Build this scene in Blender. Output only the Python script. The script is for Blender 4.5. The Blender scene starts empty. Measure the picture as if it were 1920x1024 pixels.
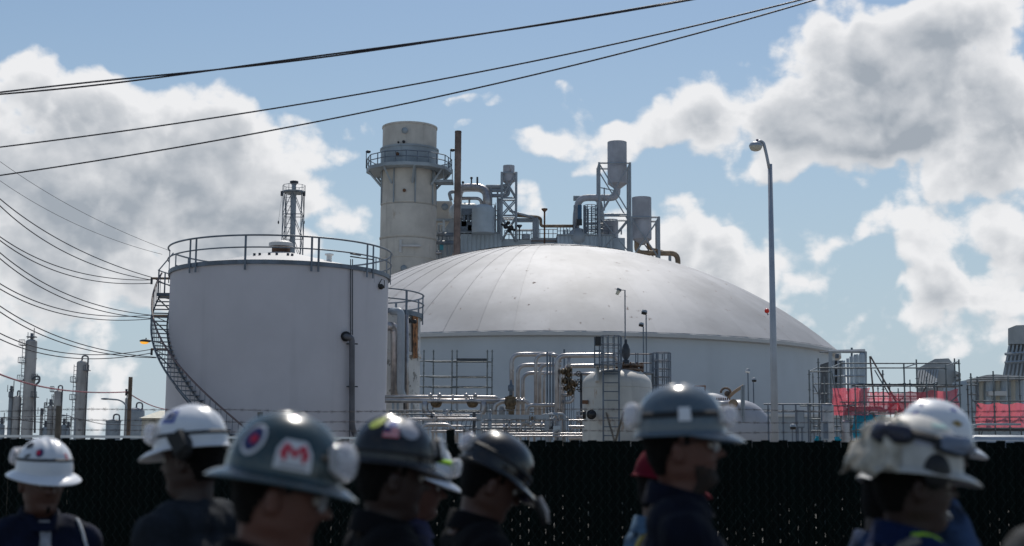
import bpy, math, random
from mathutils import Vector, Matrix, noise
from mathutils.bvhtree import BVHTree
R = math.radians
PI = math.pi
random.seed(7)
scene = bpy.context.scene
C = scene.collection
V = Vector

# ---------------------------------------------------------------- camera
FPX = 2667.0
PITCH = math.atan((873 - 512) / FPX)
ROLL = 0.0060
CAM = V((0, 0, 1.65))
cd = bpy.data.cameras.new('camera')
cam = bpy.data.objects.new('camera', cd)
C.objects.link(cam)
scene.camera = cam
ROT = (Matrix.Rotation(PI / 2 + PITCH, 3, 'X') @ Matrix.Rotation(ROLL, 3, 'Z'))
cam.matrix_world = Matrix.Translation(CAM) @ ROT.to_4x4()
cd.sensor_width = 36
cd.lens = 36 * FPX / 1920
cd.clip_end = 6000
cd.dof.use_dof = True
cd.dof.focus_distance = 60
cd.dof.aperture_fstop = 2.7
cd.dof.aperture_blades = 9

def W(px, py, Y):
    """world point on the ray of photo pixel (px, py) at distance Y ahead"""
    d = ROT @ V(((px - 960) / FPX, -(py - 512) / FPX, -1))
    return CAM + d * (Y / d.y)

# ---------------------------------------------------------------- sun and sky
SUN_EL, SUN_AZ = 53.0, 5.0          # azimuth measured from +Y towards +X
sl = bpy.data.lights.new('sun', 'SUN')
sl.energy = 3.0
sl.angle = R(0.53)
sl.color = (1.0, 0.95, 0.87)
so = bpy.data.objects.new('sun', sl)
C.objects.link(so)
so.location = (0, 40, 80)
sd = V((math.sin(R(SUN_AZ)) * math.cos(R(SUN_EL)), math.cos(R(SUN_AZ)) * math.cos(R(SUN_EL)), math.sin(R(SUN_EL))))
so.rotation_euler = sd.to_track_quat('Z', 'Y').to_euler()

vs = scene.view_settings
scene.display_settings.display_device = 'sRGB'
vs.view_transform = 'Standard'
vs.look = 'None'
vs.exposure = 0.12
vs.gamma = 1.0
vs.use_curve_mapping = False

class NT:
    """small helper for node trees"""
    def __init__(s, t): s.t = t
    def n(s, ty, **k):
        o = s.t.nodes.new(ty)
        for a, b in k.items(): setattr(o, a, b)
        return o
    def link(s, a, b): s.t.links.new(a, b)
    def put(s, sock, v):
        if isinstance(v, bpy.types.NodeSocket): s.link(v, sock)
        elif v is not None: sock.default_value = v
    def m(s, op, a, b=None, c=None, clamp=False):
        o = s.n('ShaderNodeMath', operation=op, use_clamp=clamp)
        s.put(o.inputs[0], a)
        if b is not None: s.put(o.inputs[1], b)
        if c is not None: s.put(o.inputs[2], c)
        return o.outputs[0]
    def ss(s, v, lo, hi, a=0.0, b=1.0):
        o = s.n('ShaderNodeMapRange', interpolation_type='SMOOTHSTEP')
        s.put(o.inputs['Value'], v)
        o.inputs['From Min'].default_value = lo; o.inputs['From Max'].default_value = hi
        o.inputs['To Min'].default_value = a; o.inputs['To Max'].default_value = b
        return o.outputs[0]
    def noise(s, vec, scale, detail=4, rough=.5, dist=0.0):
        o = s.n('ShaderNodeTexNoise')
        s.put(o.inputs['Vector'], vec)
        o.inputs['Scale'].default_value = scale; o.inputs['Detail'].default_value = detail
        o.inputs['Roughness'].default_value = rough; o.inputs['Distortion'].default_value = dist
        return o.outputs['Fac']
    def mix(s, f, a, b):
        o = s.n('ShaderNodeMix', data_type='RGBA')
        s.put(o.inputs[0], f); s.put(o.inputs[6], a); s.put(o.inputs[7], b)
        return o.outputs[2]
    def mapv(s, vec, sc=(1, 1, 1), loc=(0, 0, 0)):
        o = s.n('ShaderNodeMapping')
        s.put(o.inputs['Vector'], vec)
        o.inputs['Scale'].default_value = sc; o.inputs['Location'].default_value = loc
        return o.outputs[0]

world = bpy.data.worlds.new('World')
scene.world = world
world.use_nodes = True
wt = world.node_tree
for n_ in list(wt.nodes): wt.nodes.remove(n_)
w = NT(wt)
sky = w.n('ShaderNodeTexSky', sky_type='NISHITA')
sky.sun_disc = False
sky.sun_elevation = R(SUN_EL)
sky.sun_rotation = R(SUN_AZ)
sky.altitude = 0
sky.air_density = 1.25
sky.dust_density = 0.6
sky.ozone_density = 2.2
# cloud banks: (x, y, half width, half height, amount) in photo units, turned to angles of the sky
BLOBS = [(60, 240, 190, 120, .52), (330, 215, 130, 75, .40), (420, 285, 90, 85, .42), (230, 420, 300, 130, .38),
 (500, 430, 105, 65, .30), (600, 285, 60, 30, .2), (120, 600, 280, 170, .36), (330, 360, 260, 60, .18),
 (1290, 225, 75, 65, .50), (1400, 290, 130, 70, .40), (1560, 190, 170, 95, .58), (1760, 230, 200, 110, .60), (1640, 60, 150, 50, .42),
 (1800, 20, 110, 45, .34), (1860, 400, 130, 80, .34), (1720, 570, 130, 42, .42), (1860, 500, 140, 90, .42), (1610, 415, 110, 38, .34),
 (1310, 480, 130, 90, .36), (1010, 275, 52, 30, .36), (665, 205, 16, 34, .28), (1150, 290, 80, 50, .34), (1450, 540, 130, 80, .24),
 (1800, 665, 230, 60, .42), (1010, 400, 70, 45, .46), (1010, 275, 60, 34, .2), (880, 190, 60, 16, .22), (1250, 440, 80, 60, .2), (830, 170, 70, 14, .17), (670, 470, 70, 50, .34), (880, 255, 26, 14, .3),
 (1540, 560, 90, 90, -.10), (800, 60, 420, 80, -.30), (1200, 120, 140, 80, -.26), (820, 280, 170, 70, -.10), (1420, 40, 60, 40, -.3),
 (600, 120, 200, 60, -.3), (100, 20, 300, 55, -.35), (1120, 400, 70, 60, -.12), (660, 360, 60, 60, -.16), (1560, 480, 70, 40, -.08)]
g = bpy.data.node_groups.new('cloud_density', 'ShaderNodeTree')
g.interface.new_socket('Vector', in_out='INPUT', socket_type='NodeSocketVector')
g.interface.new_socket('Density', in_out='OUTPUT', socket_type='NodeSocketFloat')
g.interface.new_socket('Soft', in_out='OUTPUT', socket_type='NodeSocketFloat')
q = NT(g)
gi = q.n('NodeGroupInput'); go = q.n('NodeGroupOutput')
vec = gi.outputs[0]
sep = q.n('ShaderNodeSeparateXYZ'); q.link(vec, sep.inputs[0])
az = q.m('ARCTAN2', sep.outputs[0], sep.outputs[1])
el = q.m('ARCSINE', sep.outputs[2])
wv = q.mapv(vec, (1, 1, 1.45))
n1 = q.noise(wv, 5.5, 9, .58, .25)
n2 = q.noise(q.mapv(vec, (1, 1, 1.2), (3, 1, 2)), 26, 6, .6, .15)
ns_ = q.n('ShaderNodeTexNoise'); q.link(vec, ns_.inputs['Vector']); ns_.inputs['Scale'].default_value = 14; ns_.inputs['Detail'].default_value = 4
vd = q.n('ShaderNodeVectorMath', operation='ADD')
sc3 = q.n('ShaderNodeVectorMath', operation='SCALE'); q.link(ns_.outputs['Color'], sc3.inputs[0]); sc3.inputs['Scale'].default_value = .06
q.link(vec, vd.inputs[0]); q.link(sc3.outputs[0], vd.inputs[1])
vo = q.n('ShaderNodeTexVoronoi', feature='F1'); q.link(vd.outputs[0], vo.inputs['Vector']); vo.inputs['Scale'].default_value = 24
vo.inputs['Detail'].default_value = 2; vo.inputs['Roughness'].default_value = .5
fine = q.m('MULTIPLY_ADD', vo.outputs['Distance'], -.55, q.m('MULTIPLY_ADD', n2, .62, .06))
tot = q.m('MULTIPLY_ADD', n1, 1.7, -.985)
jx = q.m('MULTIPLY_ADD', q.noise(wv, 9, 3, .5), .10, -.05)
jy = q.m('MULTIPLY_ADD', q.noise(q.mapv(vec, (1, 1, 1.2), (7, 4, 1)), 11, 3, .5), .07, -.035)
azj = q.m('ADD', az, jx); elj = q.m('ADD', el, jy)
for (bx, by, sx, sy, am) in BLOBS:
    d0 = (W(bx, by, 1) - CAM).normalized()
    a0 = math.atan2(d0.x, d0.y); e0 = math.asin(d0.z)
    u = q.m('MULTIPLY', q.m('SUBTRACT', azj, a0), FPX / sx / 1.02)
    v = q.m('MULTIPLY', q.m('SUBTRACT', elj, e0), FPX / sy / 1.02)
    r2 = q.m('MULTIPLY_ADD', u, u, q.m('MULTIPLY', v, v))
    e = q.m('POWER', 2.7183, q.m('MULTIPLY', q.m('MULTIPLY', r2, r2), -.55))
    tot = q.m('MULTIPLY_ADD', e, am, tot)
q.link(q.m('ADD', tot, fine), go.inputs[0]); q.link(tot, go.inputs[1])
tc = w.n('ShaderNodeTexCoord')
def dens(vec):
    o = w.n('ShaderNodeGroup'); o.node_tree = g
    w.link(vec, o.inputs[0]); return o.outputs
dirv = tc.outputs['Generated']
D0, S0 = dens(dirv)
off = w.n('ShaderNodeVectorMath', operation='ADD'); w.link(dirv, off.inputs[0]); off.inputs[1].default_value = (0.002, 0, .014)
nrm = w.n('ShaderNodeVectorMath', operation='NORMALIZE'); w.link(off.outputs[0], nrm.inputs[0])
D1, S1 = dens(nrm.outputs[0])
mask = w.ss(D0, -.10, .16)
# thick cloud is grey from below, thin edges glow white against the sun
thick = w.ss(S0, .02, .62)
core = w.ss(D0, .05, .50)
relief = w.m('SUBTRACT', D1, D0)
shade = w.m('ADD', w.m('MULTIPLY', w.m('MULTIPLY', thick, core), .80), w.m('MULTIPLY', relief, .95), clamp=True)
ccol = w.mix(shade, (.80, .80, .81, 1), (.33, .365, .41, 1))
bg1 = w.n('ShaderNodeBackground'); bg1.inputs[1].default_value = .074
tint = w.n('ShaderNodeMix', data_type='RGBA', blend_type='MULTIPLY'); tint.inputs[0].default_value = 1
w.link(sky.outputs[0], tint.inputs[6]); tint.inputs[7].default_value = (.92, .97, 1.0, 1)
w.link(tint.outputs[2], bg1.inputs[0])
bg2 = w.n('ShaderNodeBackground'); w.link(ccol, bg2.inputs[0]); bg2.inputs[1].default_value = 1.0
ms = w.n('ShaderNodeMixShader')
sepd = w.n('ShaderNodeSeparateXYZ'); w.link(dirv, sepd.inputs[0])
# pale haze lying low over the horizon all the way round
low = w.ss(sepd.outputs[2], .0, .36, .85, 0.0)
bgh = w.n('ShaderNodeBackground'); bgh.inputs[0].default_value = (.40, .50, .60, 1); bgh.inputs[1].default_value = 1.0
mh = w.n('ShaderNodeMixShader'); w.link(low, mh.inputs[0]); w.link(bg1.outputs[0], mh.inputs[1]); w.link(bgh.outputs[0], mh.inputs[2])
mk = w.m('MULTIPLY', mask, .96)
w.link(mk, ms.inputs[0]); w.link(mh.outputs[0], ms.inputs[1]); w.link(bg2.outputs[0], ms.inputs[2])
wo = w.n('ShaderNodeOutputWorld'); w.link(ms.outputs[0], wo.inputs[0])
world.cycles.sampling_method = 'MANUAL'
world.cycles.sample_map_resolution = 512

# ---------------------------------------------------------------- materials
MATS = {}
def mat(name, col, rough=.5, metal=0.0, var=.12, scale=1.5, streak=0.0, rust=0.0, rcol=(.16, .07, .03), bump=.0, alpha=1.0,
        tint=0.0, coat=0.0, peel=None, rscale=1.0, spec=.5):
    """painted or bare surface: base colour, cloudy variation, vertical dirt streaks, rust spots"""
    if name in MATS: return MATS[name]
    m = bpy.data.materials.new(name); m.use_nodes = True
    t = NT(m.node_tree); b = m.node_tree.nodes['Principled BSDF']
    geo = t.n('ShaderNodeNewGeometry'); P = geo.outputs['Position']
    c = (*col, 1); dk = (*[x * (1 - var * 1.6) for x in col], 1); lt = (*[min(1, x * (1 + var)) for x in col], 1)
    f = t.ss(t.noise(P, scale, 5, .6), .3, .7)
    out = t.mix(f, dk, lt)
    if streak:
        s = t.ss(t.noise(t.mapv(P, (1, 1, .07)), scale * 2.6, 4, .6), .52, .75)
        out = t.mix(t.m('MULTIPLY', s, streak), out, (*[x * .45 for x in col], 1))
    if tint:
        oi = t.n('ShaderNodeObjectInfo')
        out = t.mix(t.m('MULTIPLY', oi.outputs['Random'], tint), out, (*[x * .55 for x in col], 1))
    if peel:
        pn = t.ss(t.noise(t.mapv(P, (1, 1, .8), (5, 2, 9)), peel[0], 6, .65), .55, .58)
        out = t.mix(t.m('MULTIPLY', pn, .9), out, (*peel[1], 1))
    if rust:
        a = t.noise(t.mapv(P, (1, 1, .35), (11, 5, 3)), rscale * .9, 6, .7)
        rm = t.ss(a, .66 - rust * .2, .74 - rust * .15)
        out = t.mix(t.m('MULTIPLY', rm, .85), out, (*rcol, 1))
        t.link(t.m('MULTIPLY_ADD', rm, .35, rough, clamp=True), b.inputs['Roughness'])
    else:
        t.link(t.m('MULTIPLY_ADD', f, .12, max(.02, rough - .06)), b.inputs['Roughness'])
    t.link(out, b.inputs['Base Color'])
    b.inputs['Metallic'].default_value = metal
    b.inputs['Alpha'].default_value = alpha; b.inputs['Specular IOR Level'].default_value = spec
    if coat: b.inputs['Coat Weight'].default_value = coat; b.inputs['Coat Roughness'].default_value = .08
    if bump:
        bp = t.n('ShaderNodeBump'); bp.inputs['Strength'].default_value = bump; bp.inputs['Distance'].default_value = .02
        t.link(t.noise(P, scale * 8, 5, .6), bp.inputs['Height']); t.link(bp.outputs[0], b.inputs['Normal'])
    MATS[name] = m
    return m

TANK = mat('tank_paint', (.53, .51, .54), .62, var=.04, scale=.35, streak=.16, bump=.05)
ROOFW = mat('white_roof_paint', (.52, .51, .50), .55, var=.05, scale=.6)
DOMEP = mat('dome_panel_metal', (.405, .41, .43), .68, metal=.42, var=.14, scale=.12, streak=.12, tint=.36, rust=.15, rscale=1.3, rcol=(.25, .15, .09))
DOMEW = mat('dome_wall_paint', (.50, .54, .58), .6, var=.05, scale=.15, streak=.10)
STEEL = mat('blue_grey_steel', (.13, .16, .20), .5, var=.2, scale=2)
GREYST = mat('grey_steel', (.30, .335, .37), .5, var=.12, scale=.5, streak=.2)
PALEST = mat('pale_steel_siding', (.40, .46, .51), .5, var=.08, scale=.4, streak=.25)
GALV = mat('galvanised_jacket', (.42, .40, .40), .36, metal=.7, var=.15, scale=3)
STACKM = mat('weathered_stack_paint', (.55, .51, .455), .7, var=.12, scale=.22, streak=.6, rust=.40, rcol=(.33, .23, .15), rscale=.35)
STACKG = mat('greyed_stack_band', (.30, .34, .37), .6, var=.15, scale=.3, streak=.4)
RUSTP = mat('rusty_chimney_steel', (.21, .155, .135), .85, var=.3, scale=.5, streak=.4)
RUSTB = mat('rust_brown', (.14, .07, .04), .85, var=.4, scale=3)
SILO = mat('silencer_paint', (.38, .38, .41), .6, var=.12, scale=.5, streak=.35, rust=.10, rscale=.5)
OLDW = mat('peeling_white_paint', (.56, .545, .52), .65, var=.08, scale=1, streak=.2, rust=.04, peel=(2.2, (.20, .19, .17)))
VESW = mat('old_white_vessel_paint', (.50, .485, .45), .55, var=.07, scale=1.2, streak=.3, rust=.22, rcol=(.30, .16, .07), rscale=1.2)
DARK = mat('dark_steel', (.045, .05, .06), .5, var=.3, scale=4)
BLACK = mat('black_iron', (.015, .015, .017), .45, var=.3, scale=6)
WIRE = mat('weathered_cable', (.035, .032, .04), .45, var=.2, scale=2, metal=.3)
PINK = mat('faded_red_cable', (.28, .07, .09), .6, var=.2, scale=2)
WOOD = mat('weathered_wood', (.17, .12, .085), .85, var=.3, scale=3, streak=.5)
FARCOL = mat('refinery_column_skin', (.42, .405, .39), .7, var=.22, scale=.16, streak=.5)
FARPIPE = mat('far_pipe_steel', (.13, .14, .16), .6, var=.2, scale=.5)
BEIGE = mat('beige_siding', (.48, .45, .38), .7, var=.06, scale=.5, streak=.15)
CONC = mat('cooling_tower_board', (.38, .40, .41), .75, var=.10, scale=.5, streak=.4)
ASPH = mat('asphalt', (.055, .055, .057), .85, var=.25, scale=3, bump=.4)
GRAV = mat('pale_gravel', (.24, .225, .20), .95, var=.2, scale=.8, bump=.5)
SLAT = mat('dark_green_privacy_slat', (.0025, .007, .006), .8, spec=.12, var=.3, scale=9, tint=.4)
CHAIN = mat('green_coated_wire', (.012, .024, .020), .5, var=.3, scale=10, spec=.35)
KNUCK = mat('gap_blocker_dark_plastic', (.004, .009, .008), .8, spec=.1)  # near black so the boxes added in the slat gaps don't show lit
ORANGE = mat('ochre_pipe', (.27, .19, .125), .7, var=.3, scale=.8, rust=.2)
BLUEM = mat('teal_blue_paint', (.05, .32, .42), .5)
CYANT = mat('cyan_tarp', (.02, .42, .60), .6, var=.15, scale=1)
VIOLT = mat('violet_tarp', (.34, .16, .46), .6, var=.2, scale=1)
WHITEP = mat('white_paint', (.80, .80, .78), .45, var=.04)
LAMPG = mat('lamp_lens', (.62, .60, .50), .2, var=.1, scale=9)
REDB = mat('red_rubber', (.72, .035, .02), .35, var=.05)
POLEM = mat('galvanised_pole', (.38, .405, .45), .45, metal=.35, var=.08, scale=2, streak=.15)

def glow(name, col, s):
    m = bpy.data.materials.new(name); m.use_nodes = True
    b = m.node_tree.nodes['Principled BSDF']
    b.inputs['Base Color'].default_value = (*col, 1)
    b.inputs['Emission Color'].default_value = (*col, 1); b.inputs['Emission Strength'].default_value = s
    return m
AMBER = glow('lit_sodium_lens', (1.0, .45, .05), .75)

def mesh_cloth(name, col, alpha):
    m = bpy.data.materials.new(name); m.use_nodes = True
    t = NT(m.node_tree); b = m.node_tree.nodes['Principled BSDF']
    geo = t.n('ShaderNodeNewGeometry')
    f = t.noise(geo.outputs['Position'], .9, 4, .6)
    c = t.mix(f, (*[x * .75 for x in col], 1), (*col, 1)); t.link(c, b.inputs['Base Color'])
    b.inputs['Roughness'].default_value = .8
    tr = t.n('ShaderNodeBsdfTranslucent'); t.link(c, tr.inputs[0])
    tp = t.n('ShaderNodeBsdfTransparent'); tp.inputs[0].default_value = (1, .82, .84, 1)
    m1 = t.n('ShaderNodeMixShader'); m1.inputs[0].default_value = .75
    t.link(b.outputs[0], m1.inputs[1]); t.link(tr.outputs[0], m1.inputs[2])
    m2 = t.n('ShaderNodeMixShader')
    t.link(t.m('MULTIPLY_ADD', f, .3, alpha - .15), m2.inputs[0]); t.link(tp.outputs[0], m2.inputs[1]); t.link(m1.outputs[0], m2.inputs[2])
    t.link(m2.outputs[0], m.node_tree.nodes['Material Output'].inputs[0])
    return m
REDNET = mesh_cloth('red_debris_netting', (.98, .20, .27), .62)

# ---------------------------------------------------------------- object helpers
LOC = {}
def thing(name, label, cat, loc, group=None, kind=None):
    o = bpy.data.objects.new(name, None); C.objects.link(o)
    o.location = V(loc); o['label'] = label; o['category'] = cat
    o.empty_display_size = .2
    if group: o['group'] = group
    if kind: o['kind'] = kind
    LOC[o.name] = V(loc)
    return o
def origin(o):
    return LOC.get(o.name, V((0, 0, 0))) if o else V((0, 0, 0))

class MB:
    def __init__(s): s.v = []; s.f = []; s.sm = []; s.mi = []; s.cur = 0
    def add(s, vs, fs, sm=False, m=None):
        b = len(s.v); s.v += [V(p) for p in vs]
        s.f += [[i + b for i in f] for f in fs]; s.sm += [sm] * len(fs); s.mi += [s.cur] * len(fs)
    def box(s, c, d, rz=0.0, M=None):
        c = V(c); x, y, z = d[0] / 2, d[1] / 2, d[2] / 2
        Rm = Matrix.Rotation(rz, 3, 'Z') if M is None else M
        vs = [c + Rm @ V((i * x, j * y, k * z)) for i in (-1, 1) for j in (-1, 1) for k in (-1, 1)]
        s.add(vs, [(0, 1, 3, 2), (4, 6, 7, 5), (0, 4, 5, 1), (2, 3, 7, 6), (0, 2, 6, 4), (1, 5, 7, 3)])
        return s
    def lathe(s, c, prof, n=32, a0=0.0, a1=2 * PI, ax='Z', sm=True):
        """prof = [(r, z), ...]; ax turns the axis"""
        c = V(c); full = abs(a1 - a0 - 2 * PI) < 1e-6; k = n if full else n + 1
        Rm = Matrix.Identity(3) if ax == 'Z' else (Matrix.Rotation(PI / 2, 3, 'Y') if ax == 'X' else (Matrix.Rotation(-PI / 2, 3, 'X') if ax == 'Y' else ax))
        vs = []
        for (r, z) in prof:
            for i in range(k):
                a = a0 + (a1 - a0) * i / n
                vs.append(c + Rm @ V((r * math.cos(a), r * math.sin(a), z)))
        fs = []
        for j in range(len(prof) - 1):
            for i in range(n):
                i2 = (i + 1) % k
                fs.append((j * k + i, j * k + i2, (j + 1) * k + i2, (j + 1) * k + i))
        s.add(vs, fs, sm)
        return s
    def tube(s, pts, r, n=8, closed=False, cap=True, sq=1.0):
        pts = [V(p) for p in pts]; m = len(pts)
        rr = r if isinstance(r, (list, tuple)) else [r] * m
        vs = []; up = None
        for i, p in enumerate(pts):
            if closed: t = pts[(i + 1) % m] - pts[i - 1]
            else: t = pts[min(i + 1, m - 1)] - pts[max(i - 1, 0)]
            if t.length < 1e-9: t = V((0, 0, 1))
            t.normalize()
            if up is None: up = V((0, 0, 1)) if abs(t.z) < .9 else V((1, 0, 0))
            a = t.cross(up)
            if a.length < 1e-4: a = t.cross(V((0, 1, 0)))
            a.normalize(); b = a.cross(t).normalized(); up = b
            for k in range(n):
                g_ = 2 * PI * k / n
                vs.append(p + (a * math.cos(g_) + b * math.sin(g_) * sq) * rr[i])
        fs = []
        for i in range(m if closed else m - 1):
            for k in range(n):
                k2 = (k + 1) % n; j = (i + 1) % m
                fs.append((i * n + k, i * n + k2, j * n + k2, j * n + k))
        if cap and not closed:
            fs.append(tuple(range(n))[::-1]); fs.append(tuple((m - 1) * n + k for k in range(n)))
        s.add(vs, fs, n > 4)
        return s
    def bar(s, a, b, w_, h=None):
        return s.tube([a, b], w_ * .7071, 4)
    def sphere(s, c, r, nu=16, nv=10, M=None):
        c = V(c); rv = V(r) if isinstance(r, (tuple, list, Vector)) else V((r, r, r))
        vs = []
        for j in range(nv + 1):
            th = PI * j / nv
            for i in range(nu):
                a = 2 * PI * i / nu
                p = V((rv.x * math.sin(th) * math.cos(a), rv.y * math.sin(th) * math.sin(a), rv.z * math.cos(th)))
                vs.append(c + (M @ p if M else p))
        fs = [(j * nu + i, j * nu + (i + 1) % nu, (j + 1) * nu + (i + 1) % nu, (j + 1) * nu + i) for j in range(nv) for i in range(nu)]
        s.add(vs, fs, True)
        return s
    def poly(s, pts, thick):
        """flat outline given as points, thickened along vector"""
        n = len(pts); t = V(thick); vs = [V(p) for p in pts] + [V(p) + t for p in pts]
        fs = [tuple(range(n))[::-1], tuple(range(n, 2 * n))] + [(i, (i + 1) % n, n + (i + 1) % n, n + i) for i in range(n)]
        s.add(vs, fs)
        return s
    def build(s, name, mats, parent=None, label=None, cat=None, group=None, kind=None, at=None, clean=False):
        o_ = origin(parent) if at is None else V(at)
        me = bpy.data.meshes.new(name)
        me.from_pydata([p - o_ for p in s.v], [], s.f)
        me.polygons.foreach_set('use_smooth', s.sm)
        ml = mats if isinstance(mats, (list, tuple)) else [mats]
        for m in ml: me.materials.append(m)
        if len(ml) > 1: me.polygons.foreach_set('material_index', s.mi)
        if clean: me.validate()
        me.update()
        o = bpy.data.objects.new(name, me); C.objects.link(o)
        if parent: o.parent = parent; LOC[o.name] = origin(parent)
        else: o.location = o_; LOC[o.name] = o_
        if label: o['label'] = label
        if cat: o['category'] = cat
        if group: o['group'] = group
        if kind: o['kind'] = kind
        return o

_unit = {}
def unit_rod(m, n=8):
    k = (m.name, n)
    if k not in _unit:
        b = MB(); b.tube([(0, 0, 0), (0, 0, 1)], 1.0, n)
        me = bpy.data.meshes.new('rod'); me.from_pydata(b.v, [], b.f); me.materials.append(m)
        me.polygons.foreach_set('use_smooth', [n > 4 and len(f) == 4 for f in b.f]); _unit[k] = me
    return _unit[k]
def rod(parent, name, a, b, r, m, n=8):
    """one straight bar as an object of its own, sharing one mesh"""
    o_ = origin(parent); a = V(a); b = V(b); d = b - a
    o = bpy.data.objects.new(name, unit_rod(m, n)); C.objects.link(o); o.parent = parent
    qd = d.to_track_quat('Z', 'Y')
    o.matrix_basis = Matrix.Translation(a - o_) @ qd.to_matrix().to_4x4() @ Matrix.Diagonal((r, r, d.length, 1))
    LOC[o.name] = o_
    return o

def bend(pts, rad=.5, k=5):
    """polyline with rounded corners"""
    pts = [V(p) for p in pts]; out = [pts[0]]
    for i in range(1, len(pts) - 1):
        a, b, c = pts[i - 1], pts[i], pts[i + 1]
        u = (a - b); v = (c - b); r = min(rad, u.length * .48, v.length * .48)
        p0 = b + u.normalized() * r; p1 = b + v.normalized() * r
        for j in range(k + 1):
            t = j / k
            out.append((1 - t) ** 2 * p0 + 2 * t * (1 - t) * b + t * t * p1)
    out.append(pts[-1])
    return out

def px(Y):
    return Y / FPX
def PT(Y):
    return lambda x, y, dy=0.0: W(x, y, Y + dy)
def pipe(parent, pts, r, m=None, name='pipe', rad=None, flanges=(), n=10, fm=None):
    b = MB(); path = bend(pts, rad or r * 3); b.tube(path, r, n)
    o = b.build(name, m or GALV, parent)
    return o
def ladder(parent, a, b, w_, m, step=.3, r=.02, side=V((1, 0, 0)), name='ladder'):
    a = V(a); b = V(b); s_ = side * (w_ / 2); mb = MB()
    mb.tube([a - s_, b - s_], r, 6); mb.tube([a + s_, b + s_], r, 6)
    L = (b - a).length; k = max(1, int(L / step))
    for i in range(k): 
        p = a.lerp(b, (i + .5) / k); mb.tube([p - s_, p + s_], r * .7, 4)
    return mb.build(name, m, parent)
def cage(parent, c, r, z0, z1, m, hoops=6, bars=7, t=.025, a0=0.0, a1=2 * PI, name='ladder_cage'):
    mb = MB()
    full = a1 - a0 > 6.2
    for i in range(hoops):
        z = z0 + (z1 - z0) * i / (hoops - 1)
        pts = [(c[0] + r * math.cos(a0 + (a1 - a0) * k / 18), c[1] + r * math.sin(a0 + (a1 - a0) * k / 18), z) for k in range(18 if full else 19)]
        mb.tube(pts, t, 4, closed=full)
    for k in range(bars):
        a = a0 + (a1 - a0) * k / (bars if full else bars - 1)
        mb.tube([(c[0] + r * math.cos(a), c[1] + r * math.sin(a), z0), (c[0] + r * math.cos(a), c[1] + r * math.sin(a), z1)], t, 4)
    return mb.build(name, m, parent)
def cyl(parent, name, c, r, z0, z1, m, n=32, bands=(), top='flat', bot='none', bandr=None):
    """vertical vessel"""
    pr = []
    if bot == 'cone': pr += [(r * .28, z0 - r * .55), (r, z0)]
    elif bot == 'dome': pr += [(r * math.sin(t) + 1e-4, z0 - r * .45 * math.cos(t)) for t in [PI / 2 * i / 5 for i in range(5)]]
    else: pr += [(1e-4, z0)]
    pr += [(r, z0)]
    for z in sorted(bands):
        e = bandr or max(.03, r * .025); h = e * 1.2
        pr += [(r, z - h), (r + e, z - h), (r + e, z + h), (r, z + h)]
    pr += [(r, z1)]
    if top == 'flat': pr += [(1e-4, z1)]
    elif top == 'open': pr += [(r * .97, z1), (r * .97, z1 - r * .8)]
    elif top == 'dome': pr += [(r * math.cos(t), z1 + r * .5 * math.sin(t)) for t in [PI / 2 * i / 6 for i in range(1, 7)]]
    elif top == 'cone': pr += [(1e-4, z1 + r * .25)]
    mb = MB(); mb.lathe((c[0], c[1], 0), pr, n)
    o = mb.build(name, m, parent)
    me = o.data
    if hasattr(me, 'set_sharp_from_angle'): me.set_sharp_from_angle(angle=R(35))
    return o

# ================================================================ SETTING
mb = MB()
mb.add([(-2500, -30, 0), (2500, -30, 0), (2500, 4000, 0), (-2500, 4000, 0)], [(0, 1, 2, 3)])
mb.build('ground', GRAV, kind='structure', label='pale gravel ground of the plant behind the fence')
mb = MB(); mb.box((0, 3.0, .004), (120, 15, .008))
mb.build('road', ASPH, kind='structure', label='dark asphalt road under the walking workers')

# ================================================================ DOME
YD = 150.0
dc = W(1033, 690, YD); RD = 29.75
zr = W(1540, 672, YD).z
apex = W(1033, 468, YD).z
dome = thing('storage_dome', 'huge white domed storage building of curved metal panels behind the pipework', 'storage dome', (dc.x, dc.y, 0))
rise = apex - zr
RS = (RD * RD + rise * rise) / (2 * rise)
def dome_z(r): return apex - RS + math.sqrt(max(0, RS * RS - r * r))
mb = MB(); mb.lathe((dc.x, dc.y, 0), [(RD - .5, 0), (RD - .5, zr - .35)], 112)
mb.build('wall', DOMEW, dome)
mb = MB(); mb.lathe((dc.x, dc.y, 0), [(RD - .5, zr - .5), (RD + .12, zr - .42), (RD + .12, zr - .12), (RD - .1, zr + .06)], 112, sm=False)
mb.build('eave_flange', ROOFW, dome)
NG = 60; RC = 9.0
ga = 2 * PI / NG
mb = MB(); rs = [RC + (RD + .05 - RC) * i / 12 for i in range(13)]
vs_ = []
for r in rs:
    for k in range(3):
        a = (k / 2 - .5) * ga * 1.02
        vs_.append((r * math.cos(a), r * math.sin(a), dome_z(r) + .026 * (k / 2)))
fs_ = [(j * 3 + k, j * 3 + k + 1, j * 3 + k + 4, j * 3 + k + 3) for j in range(12) for k in range(2)]
mb.add(vs_, fs_, True)
g0 = mb.build('roof_panel', DOMEP, dome, at=(0, 0, 0))
for i in range(NG):
    o = g0 if i == 0 else g0.copy()
    if i: C.objects.link(o)
    o.parent = dome; o.rotation_euler = (0, 0, i * ga + .02)
mb = MB(); 
for i in range(24):
    pass
vs_ = []
g1 = None
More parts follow.
